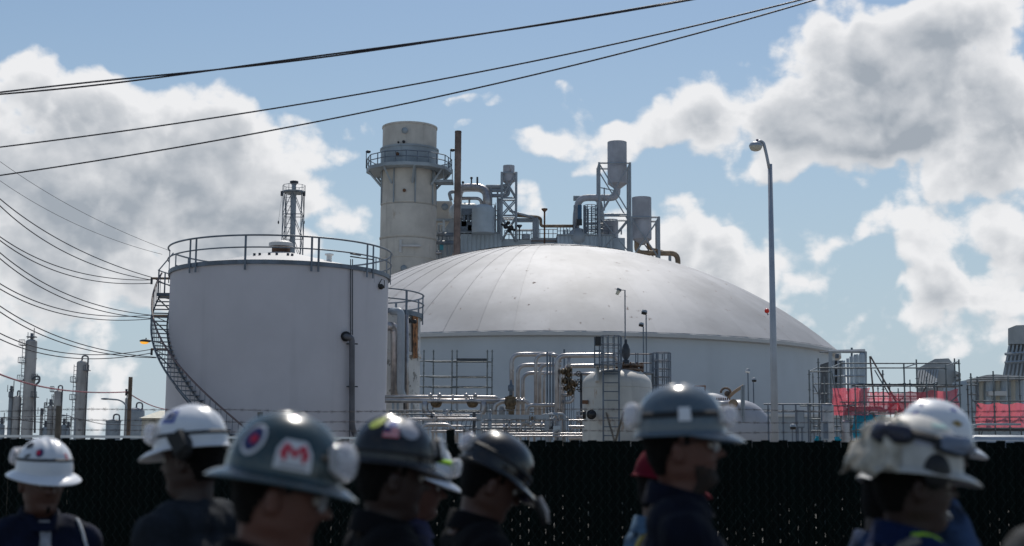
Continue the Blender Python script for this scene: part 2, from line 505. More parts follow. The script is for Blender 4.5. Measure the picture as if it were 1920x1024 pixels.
for i in range(20):
    a0, a1 = 2 * PI * i / 20, 2 * PI * (i + 1.03) / 20
    if g1 is None:
        m2 = MB(); rs2 = [.8, 2.5, 4.5, 6.8, RC + .25]
        v2 = [(r * math.cos(a0 + (a1 - a0) * k / 3), r * math.sin(a0 + (a1 - a0) * k / 3), dome_z(r) + .07 + .02 * k / 3) for r in rs2 for k in range(4)]
        m2.add(v2, [(j * 4 + k, j * 4 + k + 1, j * 4 + k + 5, j * 4 + k + 4) for j in range(4) for k in range(3)], True)
        g1 = m2.build('crown_panel', DOMEP, dome, at=(0, 0, 0)); continue
    o = g1.copy(); C.objects.link(o); o.parent = dome; o.rotation_euler = (0, 0, a0)
mb = MB(); mb.lathe((dc.x, dc.y, 0), [(1.0, apex + .02), (1.0, apex + .2), (.9, apex + .24), (.01, apex + .24)], 20)
mb.build('crown_cap', DOMEP, dome)
# small vents and fittings on the shell
b1 = MB()
for (x, y) in ((938, 468),):
    p = W(x, y, 146); b1.lathe((p.x, p.y, p.z - .3), [(.22, 0), (.22, .35), (.36, .42), (.36, .56), (.01, .6)], 12)
b1.build('vent', ROOFW, dome)
# downpipe at the right edge of the dome
pipe(dome, [W(1532, 668, 149) , W(1548, 672, 146), W(1552, 690, 146), W(1552, 800, 146)], .55, GREYST, 'downpipe', rad=.9)
# red ball
p = W(1438, 583, 110)
mb = MB(); mb.sphere(p, .19, 14, 10, None); 
bl = thing('balloon', 'small round red balloon floating in front of the dome beside the tall lamp pole', 'balloon', p)
mb.build('ball', REDB, bl)
mb = MB(); mb.tube([p + V((0, 0, -.18)), p + V((.10, 0, -.32))], [.02, .06], 6)
mb.build('knot', STEEL, bl)

# ================================================================ WHITE TANK
YT = 65.0
tcx = W(524, 600, YT).x; RT = 4.95
zt = W(524, 518, YT).z
tank = thing('storage_tank', 'large cylindrical pale storage tank with railed rim and a spiral stair on its side', 'storage tank', (tcx, YT, 0))
TC = V((tcx, YT, 0))
mb = MB(); mb.lathe(TC, [(RT, 0), (RT, zt - .02)], 128)
mb.build('shell', TANK, tank)
zap = W(522, 471, YT).z
mb = MB(); mb.lathe(TC, [(RT, zt), (.35, zap - .05), (.01, zap)], 64)
mb.build('roof', ROOFW, tank)
mb = MB(); mb.lathe(TC, [(RT + .003, zt - .13), (RT + .10, zt - .13), (RT + .10, zt + .05), (RT - .1, zt + .05), (RT - .1, zt - .0)], 96, sm=False)
mb.build('rim_channel', STEEL, tank)
# roof vent
vt = MB(); p = W(527, 460, YT - .2)
vt.lathe((p.x, p.y, zap - .12), [(.42, 0), (.42, .30)], 20)
vb = vt.build('vent_neck', RUSTB, tank)
vt = MB(); vt.lathe((p.x, p.y, zap + .16), [(.4, 0), (.56, .02), (.56, .17), (.36, .27), (.01, .30)], 24, sm=False)
vt.build('vent_hood', ROOFW, tank)
sm_ = MB()
for (x, y) in ((477, 477), (487, 477), (505, 475), (519, 473), (540, 475), (548, 475)):
    q_ = W(x, y, YT - 2.2); zz = zt + (zap - zt) * (1 - math.hypot(q_.x - tcx, q_.y - YT) / RT)
    sm_.lathe((q_.x, q_.y, zz - .02), [(.06, 0), (.06, .14), (.01, .15)], 8)
sm_.build('roof_nozzles', DARK, tank)
p = W(617, 492, YT - 2); zz = zt + (zap - zt) * (1 - math.hypot(p.x - tcx, p.y - YT) / RT)
mb = MB(); mb.lathe((p.x, p.y, zz - .02), [(.12, 0), (.12, .28), (.2, .3), (.2, .36), (.01, .38)], 12)
mb.build('hatch', WHITEP, tank)
# railing on the rim
def ring(c, r, z, a0, a1, n):
    return [V((c.x + r * math.sin(a0 + (a1 - a0) * i / n), c.y - r * math.cos(a0 + (a1 - a0) * i / n), z)) for i in range(n + 1)]
rr_ = RT + .13
A0, A1 = R(-86), R(262)
for k, (zz, rad_) in enumerate(((zt + 1.10, .042), (zt + .58, .034))):
    mb = MB(); mb.tube(ring(TC, rr_, zz, A0, A1, 90), rad_, 6)
    mb.build('top_rail' if k == 0 else 'middle_rail', STEEL, tank)
def rpos(a, z, r=rr_): return V((TC.x + r * math.sin(a), TC.y - r * math.cos(a), z))
for px_ in (-86, -41, -36.5, -8, 24, 27.5, 57, 62, 88, 112, 135, 158, 180, 202, 225, 248, 262):
    a = R(px_); mb = MB()
    mb.box(rpos(a, zt + .36), (.09, .03, 1.5), a)
    mb.build('rail_post', STEEL, tank)
# spiral stair
def sp(phi, r, z): return V((TC.x - r * math.sin(phi), TC.y - r * math.cos(phi), z))
NTR = 46; ph0, ph1 = R(-23.5), R(97); z1s = zt - .80
Ro = RT + .75
tr0 = None
for i in range(NTR):
    ph = ph0 + (ph1 - ph0) * (i + .5) / NTR; z = z1s * (i + 1) / NTR
    if tr0 is None:
        mb = MB(); mb.box((-(RT + .385), 0, 0), (.73, .24, .035)); tr0 = mb.build('tread', STEEL, tank, at=(0, 0, 0)); o = tr0
    else: o = tr0.copy(); C.objects.link(o); o.parent = tank
    # local -X is the radial direction; phi from the camera side
    o.location = (0, 0, z); o.rotation_euler = (0, 0, PI / 2 - ph)
    rod(tank, 'baluster', sp(ph, Ro, z), sp(ph, Ro, z + .95), .014, STEEL, 4)
hel = lambda r, dz, e0=0, e1=0: [sp(ph0 + (ph1 - ph0) * i / 60 + 0, r, z1s * (i / 60) + dz) for i in range(e0, 61 + e1)]
mb = MB(); mb.tube(hel(Ro, 1.0), .045, 6); mb.build('handrail', mat('brownish_handrail', (.16, .12, .12), .6), tank)
mb = MB(); mb.tube(hel(Ro, .02), .045, 4); mb.build('outer_stringer', STEEL, tank)
mb = MB(); mb.tube(hel(RT + .05, -.02), .04, 4); mb.build('inner_stringer', STEEL, tank)
for i in (8, 16, 24, 32, 40, 45):
    ph = ph0 + (ph1 - ph0) * i / NTR; z = z1s * i / NTR
    rod(tank, 'stair_bracket', sp(ph, RT, z - .75), sp(ph, Ro, z - .05), .03, STEEL, 4)
# landing at the top of the stair
lp = [(280, 88), (300, 108)]
mb = MB(); vs_ = []
for i in range(9):
    ph = R(92 + 24 * i / 8)
    vs_ += [sp(ph, RT + .05, z1s + .02), sp(ph, Ro + .05, z1s + .02), sp(ph, Ro + .05, z1s - .12), sp(ph, RT + .05, z1s - .12)]
fs_ = [(j * 4 + k, j * 4 + (k + 1) % 4, j * 4 + 4 + (k + 1) % 4, j * 4 + 4 + k) for j in range(8) for k in range(4)] + [(0, 1, 2, 3), (35, 34, 33, 32)]
mb.add(vs_, fs_); mb.build('landing', STEEL, tank)
for dz in (.55, 1.08):
    mb = MB(); mb.tube([sp(R(92 + 24 * i / 8), Ro, z1s + dz) for i in range(9)] + [sp(R(114), RT + .1, z1s + dz)], .03, 6); mb.build('landing_rail', STEEL, tank)
for ph in (93, 101, 109, 116):
    rod(tank, 'landing_post', sp(R(ph), Ro, z1s), sp(R(ph), Ro, z1s + 1.1), .035, STEEL, 4)
rod(tank, 'landing_post', sp(R(93), Ro, z1s + 1.1), sp(R(93), RT + .1, zt + 1.1), .03, STEEL, 6)
# pipe down the tank wall
pz = lambda x, y: (lambda a, z: sp(-a, 1, z))
def onwall(x, y, off=.3):
    """point standing off the shell under pixel x, y"""
    a = math.asin(max(-1, min(1, (W(x, y, YT - RT * .9).x - TC.x) / (RT + off))))
    Y = YT - (RT + off) * math.cos(a); return W(x, y, Y)
pipe(tank, [onwall(646, 630, .0), onwall(650, 631, .28), onwall(660, 634, .32), onwall(660, 800, .32), onwall(668, 822, .32), onwall(690, 824, .4)], .125, mat('dark_grey_pipe', (.10, .10, .115), .5, var=.2), 'down_pipe', rad=.3, n=12)
mb = MB(); p = onwall(649, 631, .16); mb.lathe(p - V((0, .1, 0)), [(.01, 0), (.22, 0), (.22, .08), (.01, .08)], 14, ax='Y'); mb.build('flange', BLACK, tank)
for y in (645, 725):
    mb = MB(); mb.box(onwall(660, y, .22), (.5, .12, .05)); mb.build('pipe_clamp', DARK, tank)
for x in (657.5, 661):
    rod(tank, 'conduit', onwall(x, 486, .16), onwall(x, 628, .16), .022, DARK, 6)
rod(tank, 'conduit', onwall(655.5, 645, .2), onwall(655.5, 820, .2), .02, DARK, 6)
a_ = onwall(657, 481, .3)
mb = MB(); mb.tube([a_, onwall(700, 487, .3)], .03, 6); mb.tube([a_ + V((0, 0, .12)), onwall(676, 479, .3)], .03, 6); mb.build('conduit_arm', DARK, tank)
p = onwall(708, 536, .2)
mb = MB(); mb.box(p, (.44, .2, .14)); mb.sphere(p + V((-.14, 0, .14)), .14, 10, 8); mb.sphere(p + V((.16, 0, -.04)), .13, 10, 8); mb.box(p + V((-.05, 0, .3)), (.08, .08, .35))
mb.tube([p + V((.05, 0, .05)), p + V((.18, 0, .3)), p + V((.3, 0, .25)), p + V((.3, 0, -.1)), p + V((.1, 0, -.1))], .02, 6)
mb.build('float_gauge', BLACK, tank)
for x in (701, 705):
    rod(tank, 'gauge_rod', onwall(x, 482, .2), onwall(x, 530, .2), .022, STEEL, 6)

# ================================================================ OLDER TANK BEHIND
Y2 = 79.0; c2 = W(650, 600, Y2); R2 = 139 * px(Y2); z2 = W(789, 592, Y2).z
T2 = V((c2.x, Y2, 0))
t2 = thing('storage_tank', 'older narrow storage tank with peeling paint and rust, half hidden behind the large pale tank', 'storage tank', T2)
cyl(t2, 'shell', T2, R2, 0, z2, OLDW, 64, bands=(W(788, 668, Y2).z,), bandr=.07)
mb = MB(); mb.lathe(T2, [(R2, z2), (.01, z2 + .8)], 48); mb.build('roof', ROOFW, t2)
mb = MB(); mb.lathe(T2, [(R2 + .01, z2 - .2), (R2 + .14, z2 - .2), (R2 + .14, z2 + .06), (R2 - .05, z2 + .06)], 64, sm=False); mb.build('rim_channel', STEEL, t2)
for k, dz in enumerate((1.12, .6)):
    mb = MB(); mb.tube([V((T2.x + (R2 + .16) * math.cos(2 * PI * i / 60), T2.y + (R2 + .16) * math.sin(2 * PI * i / 60), z2 + dz)) for i in range(60)], .045, 6, closed=True)
    mb.build('top_rail' if k == 0 else 'middle_rail', STEEL, t2)
for k in range(12):
    a = R(-5 - 30 * k)
    mb = MB(); mb.box((T2.x + (R2 + .16) * math.cos(a), T2.y + (R2 + .16) * math.sin(a), z2 + .3), (.06, .12, 1.7), a); mb.build('rail_post', STEEL, t2)
a = math.acos((W(778, 600, Y2).x - T2.x) / R2)
def w2(xp, y, off=.02):
    r = R2 + off; dx = W(xp, y, Y2).x - T2.x; dx = min(dx, r * .999)
    return W(xp, y, Y2 - math.sqrt(r * r - dx * dx))
mb = MB()
mb.add([w2(774, 590), w2(784, 592), w2(783, 672), w2(775, 672)], [(0, 3, 2, 1)]); mb.build('rusted_strip', mat('rusted_strip_steel', (.30, .13, .05), .9, var=.6, scale=3, rust=.5, rcol=(.07, .03, .02), rscale=3), t2)
pipe(t2, [w2(725, 612, .7), w2(738, 612, .7), w2(741, 625, .7), w2(741, 745, .7)], .24, GALV, n=12)
pipe(t2, [w2(735, 584, .5), w2(750, 584, 1.2), w2(752, 592, 1.3), w2(751, 735, 1.3), w2(760, 752, 1.3)], .20, GREYST, n=12)
pipe(t2, [w2(763, 590, .4), w2(763, 800, .4)], .10, GALV)
pipe(t2, [w2(758, 590, .4), w2(758, 800, .4)], .05, DARK)
p = w2(771, 603, .3); mb = MB(); mb.box(p, (.35, .2, .16)); mb.sphere(p + V((-.15, 0, .1)), .14, 8, 6); mb.sphere(p + V((.2, 0, 0)), .12, 8, 6); mb.build('float_gauge', BLACK, t2)

# ================================================================ BIG EXHAUST STACK
YS = 190.0; s = px(YS)
sc_ = W(766, 400, YS); S = V((sc_.x, YS, 0)); zy = lambda y: W(766, y, YS).z
st = thing('exhaust_stack', 'wide pale exhaust stack with a railed gallery round its neck, left of the dome', 'exhaust stack', S)
rb = 52.5 * s
cyl(st, 'lower_section', S, rb * 1.015, 0, zy(452) - .05, STACKM, 64, bands=(zy(487),))
cyl(st, 'middle_section', S, rb * 1.01, zy(452), zy(389) - .05, STACKM, 64, top='none', bands=(zy(452) + .25,))
cyl(st, 'neck_section', S, rb * .985, zy(389), zy(322), STACKM, 64, top='none', bands=(zy(389) + .25,))
cyl(st, 'collar', S, rb * 1.045, zy(322), zy(281), STACKG, 64, bands=(zy(283),))
cyl(st, 'crown_section', S, rb * .985, zy(281), zy(239), STACKM, 64, top='open', bands=(zy(239) - .15,))
zp = zy(319)
mb = MB(); mb.lathe(S, [(rb * 1.06, zp - .45), (82 * s, zp - .45), (82 * s, zp), (rb * 1.06, zp)], 12, sm=False); mb.build('gallery_floor', STACKG, st)
rl = MB()
for dz in (.55, 1.1):
    rl.tube([(S.x + 81 * s * math.cos(2 * PI * i / 12), S.y + 81 * s * math.sin(2 * PI * i / 12), zp + dz * 1.35) for i in range(12)], .07, 4, closed=True)
rl.build('gallery_rail', STEEL, st)
for i in range(24):
    a = 2 * PI * i / 24; r_ = 81 * s * (1 if i % 2 == 0 else math.cos(PI / 12))
    x, y = S.x + r_ * math.cos(a), S.y + r_ * math.sin(a)
    rod(st, 'gallery_post', (x, y, zp), (x, y, zp + 1.5), .07, STEEL, 4)
for i in range(8):
    a = 2 * PI * (i + .25) / 8
    rod(st, 'gallery_brace', (S.x + rb * math.cos(a), S.y + rb * math.sin(a), zy(352)), (S.x + 78 * s * math.cos(a), S.y + 78 * s * math.sin(a), zp - .4), .17, STACKG, 4)
for i in range(8):
    a = 2 * PI * (i + .25) / 8 + .1
    rod(st, 'stiffener', (S.x + (rb + .06) * math.cos(a), S.y + (rb + .06) * math.sin(a), zy(388)), (S.x + (rb + .06) * math.cos(a), S.y + (rb + .06) * math.sin(a), zy(322)), .10, STACKG, 4)
def disc(parent, name, x, y, Yd, r, m):
    p = W(x, y, Yd); b = MB(); b.lathe(p, [(.01, -.14), (r, -.14), (r, 0), (r * .8, .0), (r * .8, .06), (.01, .06)][::-1], 16, ax='Y'); return b.build(name, m, parent)
disc(st, 'port', 759, 245, YS - rb * 1.02, .42, STACKG); disc(st, 'port', 745, 289, YS - rb * 1.02, .25, RUSTB)
disc(st, 'port', 758, 357, YS - rb * 1.02, .22, RUSTB); disc(st, 'port', 757, 503, YS - rb * 1.04, .42, STACKG)
disc(st, 'port', 757, 266, YS - rb * 1.02, .2, BLACK); disc(st, 'port', 747, 267, YS - rb * 1.0, .14, BLACK)
mb = MB(); mb.box(W(771, 461, YS - rb * 1.02), (2.6, .5, .25)); mb.box(W(751, 462, YS - rb), (.3, .35, 1.7)); mb.build('access_ledge', ROOFW, st)
for x, y in ((687, 286), (845, 283)):
    p = W(x, y, YS - 1); rod(st, 'lamp_post', (p.x, p.y, zp), p, .06, DARK, 6)
    mb = MB(); mb.sphere(p + V((.25, 0, .1)), (.36, .2, .22), 10, 8); mb.build('lamp_head', DARK, st)
# lugs below the gallery right
mb = MB(); p = W(832, 342, YS - 1); mb.box(p, (2.6, 2.2, .35)); mb.build('lower_gallery', STACKG, st)
for dx in (-1.2, 0, 1.2):
    rod(st, 'gallery_hanger', p + V((dx, -1, 0)), p + V((dx, -1, 1.6)), .06, STACKG, 4)


# rust chimney
YC = 186.0; p = W(858.5, 300, YC)
ch = thing('chimney', 'slim rust brown steel chimney standing between the big stack and the ductwork', 'chimney', (p.x, YC, 0))
cyl(ch, 'tube', (p.x, YC), 6.3 * px(YC), 0, W(858, 246, YC).z, RUSTP, 20, bands=[W(858, y, YC).z for y in (248, 300, 345, 400, 450)], top='open')

# ================================================================ POWER BLOCK BEHIND THE DOME
YB = 196.0; B = PT(YB); sb = px(YB)
pb = thing('power_plant_block', 'grey siding clad boiler house showing over the left and middle of the dome top', 'plant building', (B(1000, 470).x, YB, 0))
def slab(parent, name, x0, x1, y0, y1, m, Y=YB, dep=6.0, ground=False, y1z=None):
    a = W(x0, y0, Y); b_ = W(x1, y1, Y); zb = 0 if ground else b_.z
    mb = MB(); mb.box(((a.x + b_.x) / 2, Y + dep / 2, (a.z + zb) / 2), (abs(b_.x - a.x), dep, a.z - zb))
    return mb.build(name, m, parent)
def ribs(parent, x0, x1, y0, y1, Y, n, m, w_=.12, d=.08, name='siding_rib'):
    """shallow vertical ribs of sheet siding, one part each"""
    a = W(x0, y0, Y); b_ = W(x1, y1, Y)
    for i in range(n):
        x = a.x + (b_.x - a.x) * (i + .5) / n
        rod(parent, name, (x, Y - .01, b_.z), (x, Y - .01, a.z), w_, m, 4)
slab(pb, 'wall', 864, 940, 437, 500, PALEST, YB, 8, True)
ribs(pb, 866, 938, 438, 470, YB - .02, 9, PALEST)
slab(pb, 'wall', 940.5, 996, 448, 500, PALEST, YB + 1, 7, True)
slab(pb, 'wall', 996.5, 1045, 446, 500, GREYST, YB + 2, 7, True)
slab(pb, 'wall', 1045.5, 1149, 441, 500, PALEST, YB - 1, 8, True)
ribs(pb, 1047, 1148, 442, 480, YB - 1.02, 13, PALEST)
slab(pb, 'wall', 1149.5, 1172, 446, 500, PALEST, YB + .5, 7, True)
slab(pb, 'parapet', 862, 942, 434.5, 437, GREYST, YB - .3, 8.6)
slab(pb, 'parapet', 1044, 1150, 439, 441, GREYST, YB - 1.3, 8.6)
mb = MB()
for y in (452, 462): mb.box(B(1020, y, -.2), (3.6, .2, .12))
mb.build('pipe_rack', RUSTB, pb)
# handrails along the roof
for (x0, x1, y) in ((996, 1045, 446), (1045, 1080, 441), (1100, 1149, 441), (946, 996, 448)):
    a = B(x0, y, .5); b_ = B(x1, y, .5)
    mb = MB()
    for dz in (.6, 1.2): mb.tube([a + V((0, 0, dz)), b_ + V((0, 0, dz))], .05, 4)
    for i in range(7): 
        p = a.lerp(b_, i / 6); mb.tube([p, p + V((0, 0, 1.2))], .05, 4)
    mb.build('roof_railing', STEEL, pb)

# beige casing left with round port
hb = thing('boiler_casing', 'beige steel casing with a round port between the big stack and the brown chimney', 'boiler', (B(830, 470).x, YB + 6, 0))
slab(hb, 'wall', 816, 846, 377, 500, STACKM, YB + 6, 10, True)
disc(hb, 'port', 834, 388, YB + 5.9, .5, STACKG)
slab(hb, 'ledge', 816, 846, 410, 414, STACKG, YB + 5.4, 1)
slab(hb, 'lower_casing', 812, 862, 432, 500, GREYST, YB + 3, 8, True)
mb = MB(); mb.add([B(826, 440, 2), B(862, 440, 2), B(862, 412, 2), B(846, 412, 2)], [(0, 1, 2, 3)]); mb.poly([B(828, 440, 1.5), B(864, 440, 1.5), B(864, 408, 1.5), B(848, 408, 1.5)], (0, .4, 0)); mb.build('hopper', GREYST, hb)
for (x, y0, y1) in ((822, 420, 500), (829, 424, 500), (838, 430, 500), (846, 440, 500), (800, 470, 520), (808, 472, 520)):
    rod(hb, 'column', B(x, y1, -1), B(x, y0, -1), .16, GREYST, 6)
for (x0, x1, y) in ((800, 828, 474), (806, 850, 455), (848, 878, 477), (820, 850, 440)):
    pipe(hb, [B(x0, y, -2), B(x1, y, -2)], .28, GALV if y > 470 else STEEL)
mb = MB(); mb.box(B(828, 462, -1.5), (.5, .3, 1.0)); mb.build('valve_actuator', BLUEM, hb)
mb = MB(); mb.box(B(832, 424, -1.5), (.3, .3, 1.6)); mb.box(B(828, 420, -1.5), (1.0, .2, .2)); mb.build('valve', PALEST, hb)
for i in range(5):
    mb = MB(); mb.tube([B(815 + i * 7, 458, -2), B(815 + i * 7, 442, -2)], .05, 4); mb.tube([B(815, 442, -2), B(845, 442, -2)], .05, 4); mb.build('hand_railing', STEEL, hb)

# drum, dome ended vessel and the big bent duct
dv = thing('process_vessel', 'blue grey dome topped vessel under the big bent duct above the dome', 'vessel', (B(906, 440).x, YB - 1, 0))
cyl(dv, 'shell', (B(906, 440).x, YB - 1), 21.5 * sb, B(906, 440).z, B(906, 396).z, PALEST, 32, top='dome', bands=[B(906, y).z for y in (403, 412, 421, 430)], bandr=.05)
dd = thing('bent_duct', 'fat silver duct bending over and down into the dome topped vessel', 'duct', B(880, 400))
pipe(dd, [B(858, 380, 1), B(861, 352, 1), B(913, 352, 0), B(913, 392, -1)], 8 * sb, GALV, 'duct', rad=2.2, n=16)
pipe(dd, [B(866, 372), B(902, 372), B(904, 392)], 3.2 * sb, GALV, 'duct', rad=.9, n=10)
pipe(dd, [B(846, 376), B(842, 362), B(850, 359), B(862, 362)], 3.4 * sb, GREYST, 'duct', rad=.6, n=10)
dr = thing('steam_drum', 'horizontal round ended steel drum behind the brown chimney', 'vessel', B(860, 400))
p = B(852, 396, 1); mb = MB(); mb.lathe(p, [(.01, -.8), (.6, -.6), (1.15, 0), (1.15, 2.8), (.9, 3.2), (.01, 3.5)], 24, ax='X'); mb.build('shell', PALEST, dr)
mb = MB()
for x in (870, 878, 886): mb.box(B(x, 405, 0), (.35, .5, 1.6))
mb.box(B(878, 398, 0), (1.9, .8, .9)); mb.box(B(876, 428, .5), (2.4, 1, 1.8)); mb.build('saddle', STEEL, dr)
mb = MB()
for (x, y) in ((862, 345), (868, 342), (884, 334)): 
    p = B(x, y, 1); mb.tube([p, p + V((0, 0, -1.2))], .12, 6); mb.sphere(p, .2, 8, 6)
mb.build('relief_valves', DARK, dr)
rod(dr, 'vent_pipe', B(895, 346), B(895, 332), .14, DARK, 8)

# extra pipes, cable trays and stub columns in front of the boiler house
ex = thing('pipe_bundle', 'tangle of small grey pipes and ladders between the brown chimney and the braced frame', 'pipe', B(930, 440))
for (a_, b_, r_) in (((921, 352), (921, 440), .16), ((928, 385), (928, 440), .12), ((933, 350), (933, 440), .12), ((912, 395), (940, 395), .1), ((912, 404), (940, 404), .1), ((930, 412), (972, 412), .12), ((936, 372), (936, 440), .2),
                     ((864, 385), (864, 437), .14), ((872, 380), (872, 437), .12), ((880, 372), (880, 437), .14), ((862, 388), (886, 388), .12), ((862, 400), (886, 400), .12), ((862, 412), (886, 412), .12)):
    rod(ex, 'pipe', B(*a_, .6), B(*b_, .6), r_, GREYST, 6)
ladder(ex, B(925, 440, .2), B(925, 380, .2), .7, STEEL, .5, .05)
for (x, y) in ((868, 392), (876, 405), (870, 420), (882, 428)):
    mb = MB(); mb.box(B(x, y, .3), (.7, .6, .8)); mb.build('equipment_box', [DARK, GREYST][x % 2], ex)
eb = thing('pipe_bundle', 'small pipes, posts and a ladder around the round vessel on the dome crest', 'pipe', B(1110, 440))
for (a_, b_, r_) in (((1098, 440), (1098, 386), .1), ((1103, 441), (1103, 392), .08), ((1064, 440), (1064, 430), .14), ((1058, 440), (1058, 431), .2), ((1132, 402), (1180, 402), .12), ((1130, 414), (1180, 414), .1),
                     ((1133, 395), (1133, 352), .1), ((1126, 352), (1150, 357), .08), ((1165, 440), (1165, 428), .1), ((1096, 420), (1130, 420), .12), ((1096, 430), (1130, 430), .12)):
    rod(eb, 'pipe', B(*a_, -.5), B(*b_, -.5), r_, GREYST, 6)
ladder(eb, B(1128, 441, -1.2), B(1128, 400, -1.2), .7, STEEL, .5, .05)

# framed silencers
def silencer(label, Y, cx, top, neck, bot, hw, frame, fy, ground_y, split=None):
    P = PT(Y); q_ = px(Y); c = P(cx, top)
    t = thing('steam_silencer', label, 'silencer', (c.x, Y, P(cx, ground_y).z), 'steam silencers on steel frames above the dome')
    cyl(t, 'upper_shell', (c.x, Y), hw[0] * q_, P(cx, neck).z, P(cx, top).z, SILO, 28, top='open', bands=(P(cx, neck).z + .2,))
    cyl(t, 'lower_shell', (c.x, Y), hw[1] * q_, P(cx, bot).z, P(cx, neck).z - .01, SILO, 28, bot='cone')
    x0, x1 = frame; d = abs(W(x1, fy, Y).x - W(x0, fy, Y).x) / 2
    cs = [(W(x, fy, Y).x, Y + sgn * d * .9) for x in (x0, x1) for sgn in (-1, 1)]
    zt_, zb_ = P(cx, fy).z, P(cx, ground_y).z
    for (x, y) in cs: rod(t, 'frame_column', (x, y, zb_), (x, y, zt_), .17, GREYST, 4)
    lv = [zt_] + [P(cx, y).z for y in (split or [])]
    for z in lv:
        for i, j in ((0, 1), (0, 2), (1, 3), (2, 3)): rod(t, 'frame_beam', (*cs[i], z - .1), (*cs[j], z - .1), .13, GREYST, 4)
    lv2 = lv + [zb_]
    for k in range(len(lv2) - 1):
        for i, j in ((0, 2), (1, 3)):
            rod(t, 'frame_brace', (*cs[i], lv2[k + 1]), (*cs[j], lv2[k] - .2), .09, GREYST, 4)
            rod(t, 'frame_brace', (*cs[j], lv2[k + 1]), (*cs[i], lv2[k] - .2), .09, GREYST, 4)
    return t
s1 = silencer('smallest silencer, on the narrow braced frame left of the roof', YB, 954, 311, 326, 340, (11, 12.5), (941, 968), 325, 452, (372, 405))
for y, dx in ((350, 0), (357, 4), (367, 8)):
    pipe(s1, [B(912, y, 1), B(940 + dx, y, 0), B(953, y - 3, 0), B(954, y - 12 - dx, 0)], .27, GREYST, rad=.7)
mb = MB(); 
for (x, y, r) in ((948, 425, .35), (953, 418, .3), (958, 427, .4), (955, 433, .25)): mb.sphere(B(x, y, -1), r, 8, 6)
mb.tube([B(940, 420, -1), B(966, 432, -1)], .18, 6); mb.build('valve_cluster', BLACK, s1)
s2 = silencer('tallest silencer, a grey drum over the dome centre with a bent pipe below', YB, 1157, 267, 308, 345, (18.5, 18.5), (1122, 1179), 310, 480, (408,))
pipe(s2, [B(1157, 346), B(1157, 371), B(1085, 371), B(1080, 405, 1), B(1080, 430, 1)], 6.5 * sb, SILO, rad=2.4, n=16)
pipe(s2, [B(1075, 372, 3), B(1122, 372, 3), B(1127, 392, 3), B(1127, 440, 3)], 5.2 * sb, STACKG, rad=1.6, n=12)
YQ = 188.0
s3 = silencer('lower right silencer, weathered drum with a rusty pipe leading off to the right', YQ, 1203, 371, 412, 449, (18.5, 18.5), (1182, 1233), 410, 492, (488,))
Q = PT(YQ)
pipe(s3, [Q(1194, 452), Q(1194, 474), Q(1236, 475), Q(1271, 475), Q(1271, 505)], 5.0 * px(YQ), ORANGE, rad=1.3, n=12)
pipe(s3, [Q(1214, 452, 1), Q(1216, 466, 1), Q(1245, 473, 1)], .22, ORANGE, rad=.5)
rod(s3, 'pipe_support', Q(1256, 510), Q(1256, 478), .2, GREYST, 4)
mb = MB(); mb.box(Q(1273, 500, -.3), (.8, .3, .35)); mb.build('flange', DARK, s3)

# round drum, cage, pipes around the centre
v1 = thing('flash_drum', 'squat rusty topped drum between the frame legs of the tallest silencer', 'vessel', (B(1147, 440).x, YB + 2, 0))
cyl(v1, 'shell', (B(1147, 440).x, YB + 2), 14.5 * sb, B(1147, 442).z, B(1147, 408).z, SILO, 24, bands=(B(1147, 410).z,))
v2 = thing('round_vessel', 'round topped grey vessel below the left end of the bent pipe on the dome crest', 'vessel', (B(1085, 440).x, YB, 0))
mb = MB(); mb.sphere(B(1084, 446, 0), (20 * sb, 20 * sb, 19 * sb), 24, 14); mb.build('shell', GREYST, v2)
mb = MB(); mb.box(B(1087, 402, -1), (.55, .6, 2.6)); mb.build('actuator', mat('navy_actuator', (.03, .09, .17), .5), v2)
mb = MB(); mb.box(B(1086, 417, -1.4), (.8, .6, .8)); mb.build('valve_body', BLACK, v2)
for x in (1077, 1095):
    rod(v2, 'support', B(x, 438, -1.2), B(x, 385, -1.2), .12, GREYST, 4)
cg = B(1107, 430, -1)
cage(v2, (cg.x, cg.y), 12 * sb, B(0, 432).z, B(1107, 388).z, STEEL, 7, 9, .05)
ladder(v2, B(1116, 440, -1), B(1116, 388, -1), .6, STEEL, .45, .05)
for (x, y) in ((1052, 438), (1060, 432)): 
    pass
pl = thing('roof_pipeline', 'thin orange brown pipe line stepping along the roof beside the lamp mast', 'pipe', B(1040, 430))
pipe(pl, [B(966, 404), B(1008, 407), B(1014, 410), B(1014, 424), B(1078, 424)], .22, ORANGE, rad=.4)
pipe(pl, [B(955, 395, -.5), B(1000, 408, -.5)], .16, GREYST)
for x, y in ((1002, 446), (1007, 446)):
    rod(pl, 'pipe_support', B(x, y), B(x, 408), .28, GREYST, 4)
for y in (411, 415, 432): rod(pl, 'rack_beam', B(962, y), B(1004, y), .16, GREYST, 4)
cyl(pl, 'tub', (B(986, 440).x, YB - .2), .6, B(986, 449).z, B(986, 440).z, GREYST, 16)
ms_ = thing('lamp_mast', 'thin rusty mast with a small lamp head rising from the plant roof', 'mast', (B(1021, 460).x, YB - 3, 0))
rod(ms_, 'mast_pole', B(1021, 470, -3), B(1021, 397, -3), .12, RUSTB, 6)
mb = MB(); mb.lathe(B(1021, 398, -3), [(.1, 0), (.42, .35), (.42, .5), (.01, .52)], 10); mb.build('lamp_head', RUSTB, ms_)
ms2 = thing('lamp_mast', 'shorter dark mast with lamp head beside the smallest silencer frame', 'mast', (B(974, 450).x, YB - 1, 0))
rod(ms2, 'mast_pole', B(974, 450, -1), B(974, 428, -1), .1, DARK, 6)
mb = MB(); mb.lathe(B(974, 428, -1), [(.1, 0), (.38, .3), (.38, .45), (.01, .5)], 10); mb.build('lamp_head', DARK, ms2)

